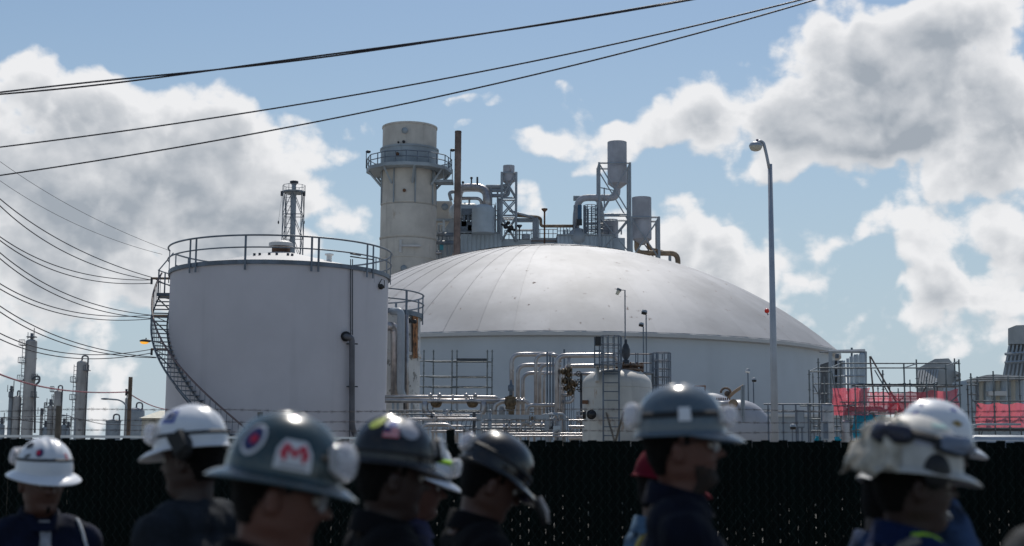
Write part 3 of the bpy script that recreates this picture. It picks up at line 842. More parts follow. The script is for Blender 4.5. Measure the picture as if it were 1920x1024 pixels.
# ================================================================ LATTICE FLARE TOWER
YL = 262.0; L = PT(YL); q_ = px(YL); lc = L(550, 400)
lt = thing('lattice_tower', 'slender lattice tower with a central flue and top gallery behind the pale tank', 'tower', (lc.x, YL, 0))
rod(lt, 'flue', (lc.x, YL, 0), L(551, 356), 5.2 * q_, GREYST, 14)
rod(lt, 'flue_neck', L(551, 356), L(551, 345), 4.2 * q_, GREYST, 12)
mb = MB(); mb.lathe((lc.x, YL, L(551, 346).z), [(.5, 0), (.8, .3), (.8, .6), (.01, .8)], 12); mb.build('flare_tip', DARK, lt)
cs = [(lc.x + i * 17.5 * q_, YL + j * 17.5 * q_) for i, j in ((-1, -1), (1, -1), (1, 1), (-1, 1))]
for (x, y) in cs: rod(lt, 'leg', (x, y, 0), (x, y, L(550, 362).z), .085, STEEL, 4)
zl = [L(550, y).z for y in (362, 404, 446, 490, 540, 600, 680)]
for k in range(6):
    for i in range(4):
        a, b_ = cs[i], cs[(i + 1) % 4]; mx = ((a[0] + b_[0]) / 2, (a[1] + b_[1]) / 2)
        rod(lt, 'brace', (*a, zl[k + 1]), (*mx, zl[k]), .06, STEEL, 4); rod(lt, 'brace', (*b_, zl[k + 1]), (*mx, zl[k]), .06, STEEL, 4)
        rod(lt, 'girt', (*a, zl[k]), (*b_, zl[k]), .07, STEEL, 4)
mb = MB(); mb.lathe((lc.x, YL, 0), [(.5, zl[0] - .3), (2.15, zl[0] + .1), (2.15, zl[0] + .3), (.5, zl[0] + .3)], 10, sm=False); mb.build('gallery', STACKG, lt)
mb = MB()
for i in range(10):
    a = 2 * PI * i / 10; p = V((lc.x + 2.1 * math.cos(a), YL + 2.1 * math.sin(a), zl[0])); mb.tube([p, p + V((0, 0, 1.4))], .05, 4)
mb.tube([(lc.x + 2.1 * math.cos(2 * PI * i / 10), YL + 2.1 * math.sin(2 * PI * i / 10), zl[0] + 1.4) for i in range(10)], .05, 4, closed=True)
mb.build('gallery_railing', STEEL, lt)
ladder(lt, L(541, 480, -1), L(541, 366, -1), .8, STEEL, .8, .05)
for x in (529, 570):
    mb = MB(); mb.box(L(x, 363), (.5, .5, .9)); mb.build('floodlight', DARK, lt)
    mb = MB(); mb.sphere(L(x - 7 if x < 550 else x, 417), (.15, .15, .35), 8, 6); mb.build('hoist_weight', DARK, lt)
    rod(lt, 'hoist_line', L(x - 7 if x < 550 else x, 417), L(x, 363), .02, DARK, 4)

# ================================================================ FAR LEFT REFINERY
YR = 330.0; F = PT(YR); qf = px(YR)
def column(label, xc, hw, top, Y=YR, bands=(), plats=(), pipe_x=None, dome='dome', m=FARCOL, ladder_side=-1, name='distillation_column', cat='column', group='refinery columns far behind the fence on the left'):
    P = PT(Y); q_ = px(Y); c = P(xc, 760); r = hw * q_
    t = thing(name, label, cat, (c.x, Y, 0), group)
    zt_ = P(xc, top).z
    cyl(t, 'shell', (c.x, Y), r, 0, zt_ - (r * .5 if dome == 'dome' else 0), m, 24, top=dome, bands=[P(xc, y).z for y in bands], bandr=.12)
    for (y, sd_) in plats:
        z = P(xc, y).z; mb = MB()
        mb.box((c.x + sd_ * r * 1.25, Y - r * .5, z), (r * 1.1, r * 1.4, .16)); mb.build('platform', FARPIPE, t)
        mb = MB(); x0 = c.x + sd_ * r * .8; x1 = c.x + sd_ * r * 1.8
        for k in range(4):
            x = x0 + (x1 - x0) * k / 3; mb.tube([(x, Y - r * 1.2, z), (x, Y - r * 1.2, z + 1.2)], .07, 4)
        mb.tube([(x0, Y - r * 1.2, z + 1.2), (x1, Y - r * 1.2, z + 1.2)], .07, 4); mb.build('platform_railing', FARPIPE, t)
    if ladder_side: ladder(t, (c.x + ladder_side * r * 1.05, Y - r * .6, 2), (c.x + ladder_side * r * 1.05, Y - r * .6, zt_ - 1), .7, FARPIPE, .9, .07)
    if pipe_x:
        X = P(pipe_x[0], 700).x
        pipe(t, [(c.x, Y, zt_ - .2), (c.x, Y, zt_ + 1.1), (X, Y - .2, zt_ + 1.1), (X, Y - .2, 0)], pipe_x[1] * q_, FARPIPE, 'overhead_pipe', rad=1.4)
    else:
        mb = MB(); mb.tube([(c.x, Y, zt_ - .3), (c.x, Y, zt_ + 1.4)], .35, 8); mb.tube([(c.x + .5, Y, zt_), (c.x + .5, Y, zt_ + 2.6)], .1, 6); mb.tube([(c.x - .9, Y, zt_), (c.x - .9, Y, zt_ + 1.6)], .08, 6)
        mb.box((c.x, Y, zt_ + .5), (r * 1.6, r, .25)); mb.build('top_fittings', FARPIPE, t)
    return t
k1 = column('tallest rust stained refinery column, far behind the fence at the left', 53, 10.5, 636, bands=(672, 712, 745), plats=((648, -1), (681, -1), (714, -1), (712, 1), (745, 1)))
pipe(k1, [F(60, 712, -1), F(68, 705, -1), F(74, 706, -1), F(74, 716, -1), F(66, 722, -1), F(65, 812, -1)], 2.0 * qf, FARPIPE, rad=1)
pipe(k1, [F(37, 785, -1), F(37, 760, -1), F(44, 757, -1)], 1 * qf, FARPIPE, rad=1)
column('refinery column with a dark pipe arching down its right side, left of the wooden post', 150, 9.3, 676, bands=(718, 742, 765), plats=((717, -1), (750, -1), (695, 1)), pipe_x=(164.5, 1.6))
column('short refinery column with a rounded top between the two tall columns', 108, 7, 732, bands=(758, 780), plats=((735, -1),), pipe_x=(119, 1.3))
column('lowest refinery column tucked against the short rounded one', 95, 5.5, 760, bands=(775,), plats=((765, -1),))
column('pale thin stack standing left of the tallest refinery column', 20, 4, 735, dome='flat', ladder_side=0, m=GREYST)
column('stubby refinery column hugging the left side of the tallest column', 32, 7.5, 742, bands=(770, 785), plats=((745, -1),), pipe_x=(40, 1.4), ladder_side=0)
column('tiny thin stack left of the short rounded column', 79, 2.6, 777, dome='flat', ladder_side=0)
column('slim column rising beside the far vessels left of the pale tank', 237.5, 3.2, 746, ladder_side=0, pipe_x=(247, .9), m=FARCOL)
for (lab, xc, hw, top) in (('round topped far vessel low above the fence left of the wooden post', 214, 13.5, 786), ('tall banded far vessel between the post and the beige shed', 256, 15.5, 764)):
    column(lab, xc, hw, top, bands=(790,), plats=(), pipe_x=(xc + 14, 1.5), m=GREYST, name='process_vessel', cat='vessel', group='far process vessels', ladder_side=0)
for i, (xc, hw, top) in enumerate(((5, 6, 795), (88, 6, 800), (122, 5, 796), (130, 4, 802))):
    column(['small rounded vessel at the far left edge above the fence', 'small rounded vessel at the foot of the tiny stack', 'small rounded vessel right of the short column', 'smallest rounded vessel before the piped column'][i], xc, hw, top, m=GREYST, name='process_vessel', cat='vessel', group='far process vessels', ladder_side=0)
sh = thing('shed', 'beige metal shed with pale roof against the left side of the pale tank', 'shed', (F(292, 800).x, 240, 0))
H = PT(240)
a, b_ = H(266, 784), H(330, 784)
mb = MB(); mb.box(((a.x + b_.x) / 2, 248, a.z / 2), (b_.x - a.x, 16, a.z)); mb.build('wall', BEIGE, sh)
mb = MB(); zt_ = H(270, 770).z; mb.add([(a.x - .3, 239.6, a.z), (b_.x, 239.6, a.z), (b_.x, 248, zt_ + .3), (a.x + 1, 248, zt_ + .3), (b_.x, 256.4, a.z), (a.x - .3, 256.4, a.z)], [(0, 1, 2, 3), (3, 2, 4, 5), (0, 3, 5)]); mb.build('roof', mat('shed_roof', (.62, .58, .46), .5), sh)
for i in range(6):
    x = a.x + (b_.x - a.x) * i / 6 + .3; rod(sh, 'siding_rib', (x, 239.97, 0), (x, 239.97, a.z - .05), .1, BEIGE, 4)
# white rail behind the fence
a, b_ = W(-160, 813, 21), W(690, 818, 21)
rl_ = thing('guard_rail', 'long white horizontal rail just behind the fence top on the left', 'rail', ((a.x + b_.x) / 2, 21, 0))
mb = MB(); mb.box((a + b_) / 2 - V((0, 0, .03)), ((b_ - a).length, .05, .035)); mb.build('upper_rail', WHITEP, rl_)
mb = MB(); mb.box((a + b_) / 2 - V((0, 0, .085)), ((b_ - a).length, .045, .03)); mb.build('lower_rail', GREYST, rl_)
for i in range(9):
    p = a.lerp(b_, (i + .5) / 9); rod(rl_, 'rail_post', (p.x, 21.06, 0), (p.x, 21.06, p.z - .03), .03, GREYST, 6)

# posts and lamps on the left
p = W(245, 707, 24); wp = thing('utility_post', 'slim weathered brown wooden post carrying the red cable on the left', 'post', (p.x, 24, 0))
rod(wp, 'shaft', (p.x, 24, 0), p, .034, WOOD, 10)
mb = MB(); q0 = W(237, 735, 24); mb.tube([q0 + V((0, 0, -.06)), q0 + V((0, 0, .05))], .02, 6); mb.tube([q0, V((p.x, 24, q0.z))], .012, 6); mb.build('insulator', DARK, wp)
YU = 72.0; U = PT(YU)
ut = thing('utility_pole', 'wooden utility pole with cross arms mostly hidden behind the pale tank', 'utility pole', (U(344, 600).x, YU, 0))
rod(ut, 'shaft', (U(344, 600).x, YU, 0), U(344, 512), .16, WOOD, 12)
ARM = [(524, 'w'), (594, 'w'), (657, 'w')]
for (y, _) in ARM:
    a = U(283, y - 2); rod(ut, 'crossarm', a, V((U(405, y).x, YU, a.z)), .06, WOOD, 4)
    rod(ut, 'insulator', a + V((.04, 0, .02)), a + V((.04, 0, -.30)), .06, DARK, 8)
    rod(ut, 'arm_brace', U(290, y - 1), V((U(344, y).x, YU, a.z - .7)), .02, DARK, 4)
def lamp(label, cat='street lamp', loc=(0, 0, 0), group=None): return thing('street_lamp', label, cat, loc, group)
sl_ = lamp('lit amber cobra head lamp reaching left past the spiral stair', loc=U(345, 655))
pipe(sl_, [U(345, 668, -.2), U(318, 652, -.2), U(300, 642, -.2), U(283, 639.5, -.2)], .035, DARK, 'arm', rad=1)
mb = MB(); c = U(273, 640, -.2); mb.sphere(c + V((0, 0, .02)), (.32, .15, .085), 16, 8); mb.build('lamp_head', DARK, sl_)
mb = MB(); mb.sphere(c + V((-.06, 0, -.05)), (.22, .12, .10), 14, 8); mb.build('lit_lens', AMBER, sl_)
mb = MB(); mb.lathe(c + V((.02, 0, .09)), [(.03, 0), (.03, .08), (.01, .09)], 8); mb.build('photocell', DARK, sl_)
YF = 120.0; P = PT(YF); b0 = P(240, 770)
s_2 = lamp('unlit grey street lamp whose arm curves left from behind the wooden post', loc=(b0.x, YF, 0))
rod(s_2, 'pole', (b0.x, YF, 0), P(240, 772), .12, GREYST, 8)
pipe(s_2, [P(240, 775), P(236, 758), P(225, 750), P(205, 748.5)], .07, GREYST, 'arm', rad=1.5)
mb = MB(); mb.sphere(P(198, 748), (.42, .2, .09), 12, 6); mb.build('lamp_head', STEEL, s_2)
s_3 = lamp('small distant street lamp with a short arm right of the fence post', loc=(P(141, 800).x, YF, 0))
rod(s_3, 'pole', (P(141, 800).x, YF, 0), P(141, 786), .08, GREYST, 8)
pipe(s_3, [P(141, 790), P(138, 783), P(128, 779), P(121, 779)], .05, GREYST, 'arm', rad=.8)
mb = MB(); mb.sphere(P(119, 779), (.3, .15, .08), 12, 6); mb.build('lamp_head', STEEL, s_3)

# ---------------------------------------------------------------- overhead wires
def qcurve(p0, p1, p2, n=40, t1=.5, ext=(0, 1)):
    """smooth curve through three points"""
    ctrl = (p1 - p0 * (1 - t1) ** 2 - p2 * t1 ** 2) / (2 * t1 * (1 - t1))
    out = []
    for i in range(n + 1):
        t = ext[0] + (ext[1] - ext[0]) * i / n
        out.append(p0 * (1 - t) ** 2 + ctrl * (2 * t * (1 - t)) + p2 * t * t)
    return out
def wire(label, pts, r, m=WIRE, group='power lines across the sky', strands=1, n=6):
    mid = pts[len(pts) // 2]
    t = thing('power_line', label, 'cable', mid, group)
    for s_ in range(strands):
        mb = MB(); P_ = pts
        if strands > 1:
            P_ = [p + V((0, math.cos(i * .15 + s_ * PI), math.sin(i * .11 + s_ * PI))) * r * (1.1 + .6 * math.sin(i * .05)) for i, p in enumerate(pts)]
        mb.tube(P_, r, n); mb.build('strand', m, t)
    return t
def w3(a, b_, c, Ya, Yb, Yc, ext=(-.5, 1.55), n=90):
    t1 = (b_[0] - a[0]) / (c[0] - a[0])
    return qcurve(W(*a, Ya), W(*b_, Yb), W(*c, Yc), n, t1, ext)
wire('thickest, uppermost twisted cable crossing the top of the sky', w3((0, 175), (640, 101), (1290, 0), 26, 24, 22, n=140), .016, strands=2)
wire('middle one of the three cables that cross the top of the sky', w3((0, 276), (700, 172), (1500, 0), 27, 25, 22.5), .014)
wire('lowest of the three cables that cross the top of the sky', w3((0, 329), (700, 207), (1527, 0), 27, 25, 22.5), .014)
LW = [((0, 373), (164, 476), (284, 520)), ((0, 386), (164, 492), (284, 525)), ((0, 444), (144, 510), (284, 525)), ((0, 451), (144, 520), (284, 531)),
      ((0, 474), (144, 559), (284, 591)), ((0, 485), (144, 569), (284, 597)), ((0, 532), (144, 586), (284, 591)), ((0, 542), (144, 594), (284, 598)),
      ((0, 574), (144, 643), (293, 670)), ((0, 585), (144, 651), (293, 671)), ((0, 625), (144, 664), (284, 655)), ((0, 636), (144, 672), (284, 662))]
nm = ['topmost wire ending at the upper cross arm by the stair landing', 'second wire from the top ending at the upper cross arm', 'third wire from the top, flatter, ending at the upper cross arm',
      'lowest wire of the bundle ending at the upper cross arm', 'steepest upper wire ending at the middle cross arm', 'second wire of the bundle ending at the middle cross arm',
      'third wire, nearly level at its end, at the middle cross arm', 'lowest wire of the bundle ending at the middle cross arm', 'steeper upper wire passing over the two tall refinery columns',
      'steeper lower wire passing over the two tall refinery columns', 'sagging upper wire rising to the lower cross arm near the amber lamp', 'sagging lower wire rising to the lower cross arm near the amber lamp']
for i, (a, b_, c) in enumerate(LW):
    wire(nm[i], w3(a, b_, c, 52, 62, YU, (-.25, 1)), .021 if i < 12 else .014, group='service wires strung to the utility pole')
wire('faint upper thin wire slanting down to the stair landing', w3((0, 303), (164, 403), (318, 470), 60, 66, 71, (-.25, 1)), .010, group='service wires strung to the utility pole')
wire('faint lower thin wire slanting down to the stair landing', w3((0, 339), (164, 430), (304, 477), 60, 66, 71, (-.25, 1)), .010, group='service wires strung to the utility pole')
mb = MB()
wire('faded red cable sagging from the left edge to the wooden post', w3((0, 702), (122, 732), (237, 735), 18, 21, 24, (-.25, 1), 40), .011, PINK, 'red cable runs')
wire('faded red cable running from the wooden post down to the pale tank', [W(237, 735, 24).lerp(W(312, 768, 32), i / 10) - V((0, 0, .05 * math.sin(PI * i / 10))) for i in range(11)], .010, PINK, 'red cable runs')
wire('thin lower dark cable dipping between fence post and shed', w3((100, 795), (185, 785) if 0 else (60, 790), (315, 812), 22, 23, 27, (0, 1), 20)[:1] + [W(0, 783, 22), W(90, 780, 23), W(140, 784, 24), W(190, 795, 25), W(315, 800, 27)], .006, WIRE, 'low cables')

# ================================================================ SCAFFOLDS
SCAF = mat('scaffold_tube', (.16, .18, .19), .42, metal=.5, var=.25, scale=4)
def scaf_bar(t, P, a, b_, r=.024, name='ledger', dy=0.0, m=None):
    return rod(t, name, P(*a, dy), P(*b_, dy), r, m or SCAF, 8)
def upright(t, P, x, y0, y1, r=.024, dy=0.0, rosettes=True):
    a = P(x, y0, dy); b_ = V((a.x, a.y, P(x, y1, dy).z)); rod(t, 'upright_tube', b_, a, r, SCAF, 8)
    if rosettes:
        mb = MB(); z = a.z - .15
        while z > b_.z and z > .2:
            mb.lathe((a.x, a.y, z), [(r, 0), (r * 2.1, 0), (r * 2.1, .02), (r, .02)], 8); z -= .5
        mb.build('rosettes', SCAF, t, kind='stuff')
YSC = 100.0; P = PT(YSC)
s0 = thing('scaffold', 'dark tube scaffold standing against the dome wall beside the old narrow tank', 'scaffold', (P(860, 700).x, YSC, 0), 'tube scaffolds')
for x, dy in ((795, 0), (813, 1.5), (848, 0), (857, 1.5), (914, 0), (923, 1.5)): upright(s0, P, x, 656, 900, .05, dy)
for y in (677, 706, 725, 752, 770):
    scaf_bar(s0, P, (786, y), (914, y), .04); scaf_bar(s0, P, (813, y + 2), (923, y + 2), .04, dy=1.5)
    for (xa, xb) in ((795, 813), (848, 857), (914, 923)): rod(s0, 'transom', P(xa, y), P(xb, y + 2, 1.5), .04, SCAF, 6)
a, b_ = P(857, 675, .7), P(914, 675, .7); mb = MB(); mb.box((a + b_) / 2, ((b_ - a).length, 1.4, .12)); mb.build('board', DARK, s0)

# right hand scaffold with red netting
YG = 46.0; P = PT(YG)
s1_ = thing('scaffold', 'long multi bay tube scaffold hung with red netting in front of the cooling equipment', 'scaffold', (P(1680, 740).x, YG, 0), 'tube scaffolds')
ups = [(1517, 694, 0), (1534, 672, 1.2), (1557, 690, 0), (1575, 676, 1.6), (1590, 722, 0), (1603, 722, 0), (1608, 722, 1.2), (1620, 720, 0), (1655, 694, 1.2), (1694.6, 682, 0), (1718, 674, 1.6),
       (1737, 706, 0), (1752, 718, 0), (1757, 716, 1.2), (1773, 684, 0), (1789.5, 672, 1.6), (1797.7, 674, 0)]
for x, y, dy in ups: upright(s1_, P, x, y, 960, .026 if y < 700 else .022, dy)
for (x0, x1, y, dy) in ((1575, 1798, 681.5, 1.6), (1560, 1773, 690, 0), (1603, 1798, 724, 0), (1608, 1760, 743, 1.2), (1575, 1798, 754, 0), (1603, 1700, 774.6, 0), (1700, 1798, 771, 1.2),
                        (1603, 1700, 791, 1.2), (1517, 1560, 697, 0), (1500, 1603, 761, 0), (1517, 1557, 786, 0), (1500, 1540, 772, 1.2), (1534, 1575, 690, 1.4), (1603, 1700, 806, 0), (1517, 1603, 808, 0)):
    scaf_bar(s1_, P, (x0, y), (x1, y), .021, dy=dy)
for (xa, xb, y) in ((1517, 1534, 697), (1557, 1575, 690), (1694.6, 1718, 690), (1773, 1797, 686), (1603, 1619, 754), (1737, 1757, 724), (1590, 1608, 774)):
    rod(s1_, 'transom', P(xa, y), P(xb, y - 8, 1.5), .021, SCAF, 6)
for (x0, y0, x1, y1, dy) in ((1632, 668, 1693, 776, .4), (1631, 668, 1640, 762, .5), (1540, 700, 1533, 815, .6), (1560, 700, 1583, 825, .3), (1773, 762, 1798, 740, 0), (1640, 694, 1667, 740, 1), (1718, 760, 1737, 724, .8), (1655, 775, 1694, 745, .8)):
    scaf_bar(s1_, P, (x0, y0), (x1, y1), .028 if x0 < 1640 and y0 < 670 else .02, 'brace', dy, mat('brownish_tube', (.17, .13, .12), .6) if x0 < 1640 and y0 < 670 else None)
for (x0, x1, y, dy) in ((1603, 1752, 722.5, .6), (1760, 1798, 724, .6), (1575, 1603, 753, .6)):
    a, b_ = P(x0, y, dy), P(x1, y, dy); n_ = max(1, int((b_ - a).length / 1.3))
    for i in range(n_):
        c0, c1 = a.lerp(b_, i / n_), a.lerp(b_, (i + .97) / n_); mb = MB(); mb.box((c0 + c1) / 2, ((c1 - c0).length, .9, .05)); mb.build('board', DARK, s1_)
def net(t, P, x0, x1, y0, y1, dy=-.05, sag=3, fold=.06, name='debris_net', m=None, nx=28, ny=10, skew=0):
    mb = MB(); vs = []
    rnd = random.Random(int(x0)); ph = rnd.random() * 9
    for j in range(ny + 1):
        for i in range(nx + 1):
            u, v = i / nx, j / ny
            x = x0 + (x1 - x0) * u; y = y0 + (y1 - y0) * v + (sag * math.sin(PI * ((u * 3 + .1) % 1)) + 1.5 * noise.noise(V((u * 6 + ph, 1, 2)))) * (1 - v) + 2.2 * noise.noise(V((u * 5, 3, ph))) * v + skew * u * (1 - v)
            p = P(x, y, dy); p.y += fold * (math.sin(u * 23 + ph + v * 2) + .6 * math.sin(u * 51 + v * 5)) ; p.x += .03 * math.sin(v * 7 + u * 9)
            vs.append(p)
    fs = [(j * (nx + 1) + i, j * (nx + 1) + i + 1, (j + 1) * (nx + 1) + i + 1, (j + 1) * (nx + 1) + i) for j in range(ny) for i in range(nx)]
    mb.add(vs, fs, True); return mb.build(name, m or REDNET, t)
net(s1_, P, 1561, 1630, 726, 779, .05)
net(s1_, P, 1630, 1672, 733, 760, 1.3, 4)
net(s1_, P, 1665, 1797, 734, 775, .1, 5, skew=-6)
net(s1_, P, 1630, 1705, 752, 777, .1, 2)
tp = thing('tarpaulin', 'bright cyan tarpaulin wrapped round the lower scaffold bays', 'tarpaulin', P(1640, 795))
net(tp, P, 1600, 1660, 776, 822, .5, 1, .05, 'sheet', CYANT); net(tp, P, 1678, 1712, 776, 800, .9, 1, .05, 'sheet', CYANT); net(tp, P, 1528, 1576, 818, 828, 1.4, 1, .03, 'sheet', CYANT)
tp = thing('tarpaulin', 'violet tarpaulin hanging over the cyan one behind the white helmets', 'tarpaulin', P(1655, 806))
net(tp, P, 1626, 1690, 793, 826, .3, 1, .05, 'sheet', VIOLT)
pr = thing('bent_pipe', 'silver pipe bending over beside the cyan tarpaulin', 'pipe', P(1583, 900))
pipe(pr, [P(1583, 900, .9), P(1583, 766, .9), P(1652, 766, .9), P(1656, 776, .9)], .085, GALV, rad=.35, n=12)
pipe(pr, [P(1584, 835, .6), P(1584, 808, .6), P(1604, 796, .6)], .05, ORANGE, rad=.2)

s2_ = thing('scaffold', 'right end scaffold bay with a sheet of red netting low above the fence', 'scaffold', (P(1870, 740).x, YG, 0), 'tube scaffolds')
for x, y, dy in ((1814, 722, .5), (1820, 700, 0), (1862, 696, 0), (1890, 706, 0), (1911, 706, 1.2), (1935, 700, 0), (1832, 706, 1.2)): upright(s2_, P, x, y, 960, .026, dy)
for (x0, x1, y, dy) in ((1820, 1960, 711, 0), (1832, 1960, 708, 1.2), (1822, 1960, 752, 0), (1822, 1960, 782, 0), (1822, 1960, 803, 0), (1814, 1832, 740, .6), (1814, 1832, 722, .6)): scaf_bar(s2_, P, (x0, y), (x1, y), .021, dy=dy)
scaf_bar(s2_, P, (1864, 744), (1832, 838), .02, 'brace', .3); scaf_bar(s2_, P, (1822, 748), (1836, 762), .02, 'brace', 0)
for i in range(3):
    a, b_ = P(1826 + i * 45, 806, .6), P(1868 + i * 45, 806, .6); mb = MB(); mb.box((a + b_) / 2, ((b_ - a).length, .9, .07)); mb.build('board', DARK, s2_)
net(s2_, P, 1829, 1950, 755, 802, .08, 3)

# cooling equipment behind the scaffolds
YK = 92.0; K = PT(YK)
fh = thing('filter_house', 'bank of tall rounded pale ducts at the right foot of the dome', 'filter house', (K(1595, 700).x, YK, 0))
for i, (x, hw, y) in enumerate(((1617, 5.6, 663), (1606, 5, 664), (1597, 3.6, 667), (1590, 2.6, 670), (1583.5, 2.2, 673))):
    c = K(x, 700, -1 + i * .5); r = hw * px(YK)
    mb = MB(); z = K(x, y).z
    mb.lathe((c.x, c.y, 0), [(r, 1.5), (r, z - r), (r * .92, z - r * .6), (r * .7, z - r * .25), (r * .38, z - .04), (.001, z)], 18); mb.build('duct', PALEST, fh)
slab(fh, 'casing', 1562, 1583, 676, 760, DARK, YK + 2, 4, True)
for y in (690, 705, 720, 735):
    rod(fh, 'girt', K(1562, y, 1.8), K(1622, y, -1.6), .06, GREYST, 4)
for x in (1563, 1572, 1580): rod(fh, 'column', K(x, 800, 1.9), K(x, 676, 1.9), .08, GREYST, 4)
rod(fh, 'top_beam', K(1553, 659, -1), K(1622, 659, -1), .11, GREYST, 4); rod(fh, 'top_beam', K(1553, 659, 2.5), K(1622, 657, 2.5), .09, GREYST, 4)
rod(fh, 'top_beam', K(1537, 660, -1), K(1556, 660, -1), .05, STEEL, 4)
for x in (1557, 1622): rod(fh, 'column', K(x, 800, -1), K(x, 659, -1), .12, GREYST, 4)
for x in (1568, 1571, 1597): rod(fh, 'vent_stub', K(x, 672), K(x, 664 if x < 1590 else 652), .07, STEEL, 6)

YH = 120.0; Hh_ = PT(YH)
hp = thing('cooling_unit', 'grey cooling unit with a sloped louvred face rising behind the scaffold', 'cooling unit', (Hh_(1755, 720).x, YH, 0))
mb = MB(); mb.poly([Hh_(x, y) for x, y in ((1720, 760), (1720, 691), (1753, 673), (1779, 672), (1790, 686), (1790, 760))], (1.55, 5, 0)); mb.build('casing', CONC, hp)
for i in range(8):
    x = 1716 + i * 5; mb = MB(); mb.add([Hh_(x, 728, -2.2), Hh_(x + 3.4, 728, -2.2), Hh_(x + 8.4 + i * .1, 694 - i * .2, -.3), Hh_(x + 5.4 + i * .1, 694 - i * .2, -.3), Hh_(x, 728, -2.0), Hh_(x + 3.4, 728, -2.0), Hh_(x + 8.4, 694, -.1), Hh_(x + 5.4, 694, -.1)], [(0, 1, 2, 3), (4, 5, 6, 7), (0, 3, 7, 4), (1, 2, 6, 5)]); mb.build('louvre', CONC, hp)
for i in range(3):
    mb = MB(); p = Hh_(1789, 694 + i * 10, -.6); mb.poly([p, p + V((.55, 0, -.25)), p + V((.55, 0, -.35)), p + V((0, 0, -.35))], (1.55, 5, 0)); mb.build('fin', CONC, hp)
YT_ = 105.0; T_ = PT(YT_)
ct = thing('cooling_tower', 'tall cooling tower with slanted ribbed side at the right edge', 'cooling tower', (T_(1925, 700).x, YT_, 0))
mb = MB(); mb.poly([T_(x, y) for x, y in ((1890, 645), (1890, 616), (1905, 610), (2010, 606), (2010, 645))], (2.95, 8, 0)); mb.build('fan_deck', CONC, ct)
mb = MB(); mb.poly([T_(x, y, .5) for x, y in ((1878, 715), (1891, 645.5), (2010, 645.5), (2010, 715))], (2.95, 8, 0)); mb.build('casing', GREYST, ct)
for i in range(16):
    x = 1879 + i * 7.6; u = 1891 + i * 7.4
    mb = MB(); mb.add([T_(x, 715, -1.6), T_(x + 3.6, 715, -1.6), T_(u + 3.6, 646, .1), T_(u, 646, .1), T_(x, 715, -1.35), T_(x + 3.6, 715, -1.35), T_(u + 3.6, 646, .35), T_(u, 646, .35)], [(0, 1, 2, 3), (4, 5, 6, 7), (0, 3, 7, 4), (1, 2, 6, 5)]); mb.build('rib_panel', CONC, ct)
for y, d in ((680, -.8), (664, -.4)): rod(ct, 'girt', T_(1884, y, d - .3), T_(2010, y - 8, d - .3), .1, GREYST, 4)
mb = MB(); mb.poly([T_(x, y, 1) for x, y in ((1872, 900), (1872, 715.5), (2010, 715.5), (2010, 900))], (2.95, 8, 0)); mb.build('base_wall', CONC, ct)
YI = 78.0; I = PT(YI)
ai = thing('air_intake', 'low pale intake building with a shallow peaked roof under the cooling tower', 'intake building', (I(1865, 760).x, YI, 0))
mb = MB(); mb.poly([I(x, y) for x, y in ((1812, 712), (1850, 703), (1868, 702), (1930, 706), (1930, 711), (1812, 716))], (1.75, 5, 0)); mb.build('roof', ROOFW, ai)
slab(ai, 'wall', 1816, 1930, 712, 800, PALEST, YI + 1.6, 3, True)
for i, x in enumerate((1822, 1840, 1855, 1871, 1884, 1900, 1916)):
    rod(ai, 'column', I(x, 800, .4), I(x, 713, .4), .12 if i % 2 else .2, [PALEST, BEIGE][i % 2], 4)
slab(ai, 'wall', 1800, 1818, 721, 800, PALEST, YI + .4, 3, True)
mb = MB(); mb.box(I(1868, 738, .2), (1.0, .5, .25)); mb.build('sill', ROOFW, ai)

tw = thing('scaffold', 'short dark tube scaffold tower under the dome eave left of the rounded ducts', 'scaffold', (P(1530, 740).x, 52, 0), 'tube scaffolds')
Z_ = PT(52)
for x, y, dy in ((1524, 700, 0), (1545, 706, 0), (1551, 696, 1.1), (1567, 716, 0), (1582, 740, 1.1), (1594, 730, 0), (1613, 735, 1), (1646, 722, 1), (1668, 718, 0), (1684, 728, 1), (1706, 712, 0), (1728, 716, 1)): upright(tw, Z_, x, y, 990, .022, dy)
for (x0, x1, y, dy) in ((1524, 1594, 720, 0), (1524, 1594, 738, 1), (1551, 1728, 748, 1), (1567, 1706, 768, 0), (1545, 1728, 784, 1), (1524, 1706, 799, 0), (1594, 1728, 736, .5)): scaf_bar(tw, Z_, (x0, y), (x1, y), .02, dy=dy)
for (x0, y0, x1, y1, dy) in ((1524, 720, 1545, 760, 0), (1567, 738, 1594, 768, .3), (1668, 736, 1706, 768, 0), (1646, 784, 1684, 748, 1)): scaf_bar(tw, Z_, (x0, y0), (x1, y1), .018, 'brace', dy)

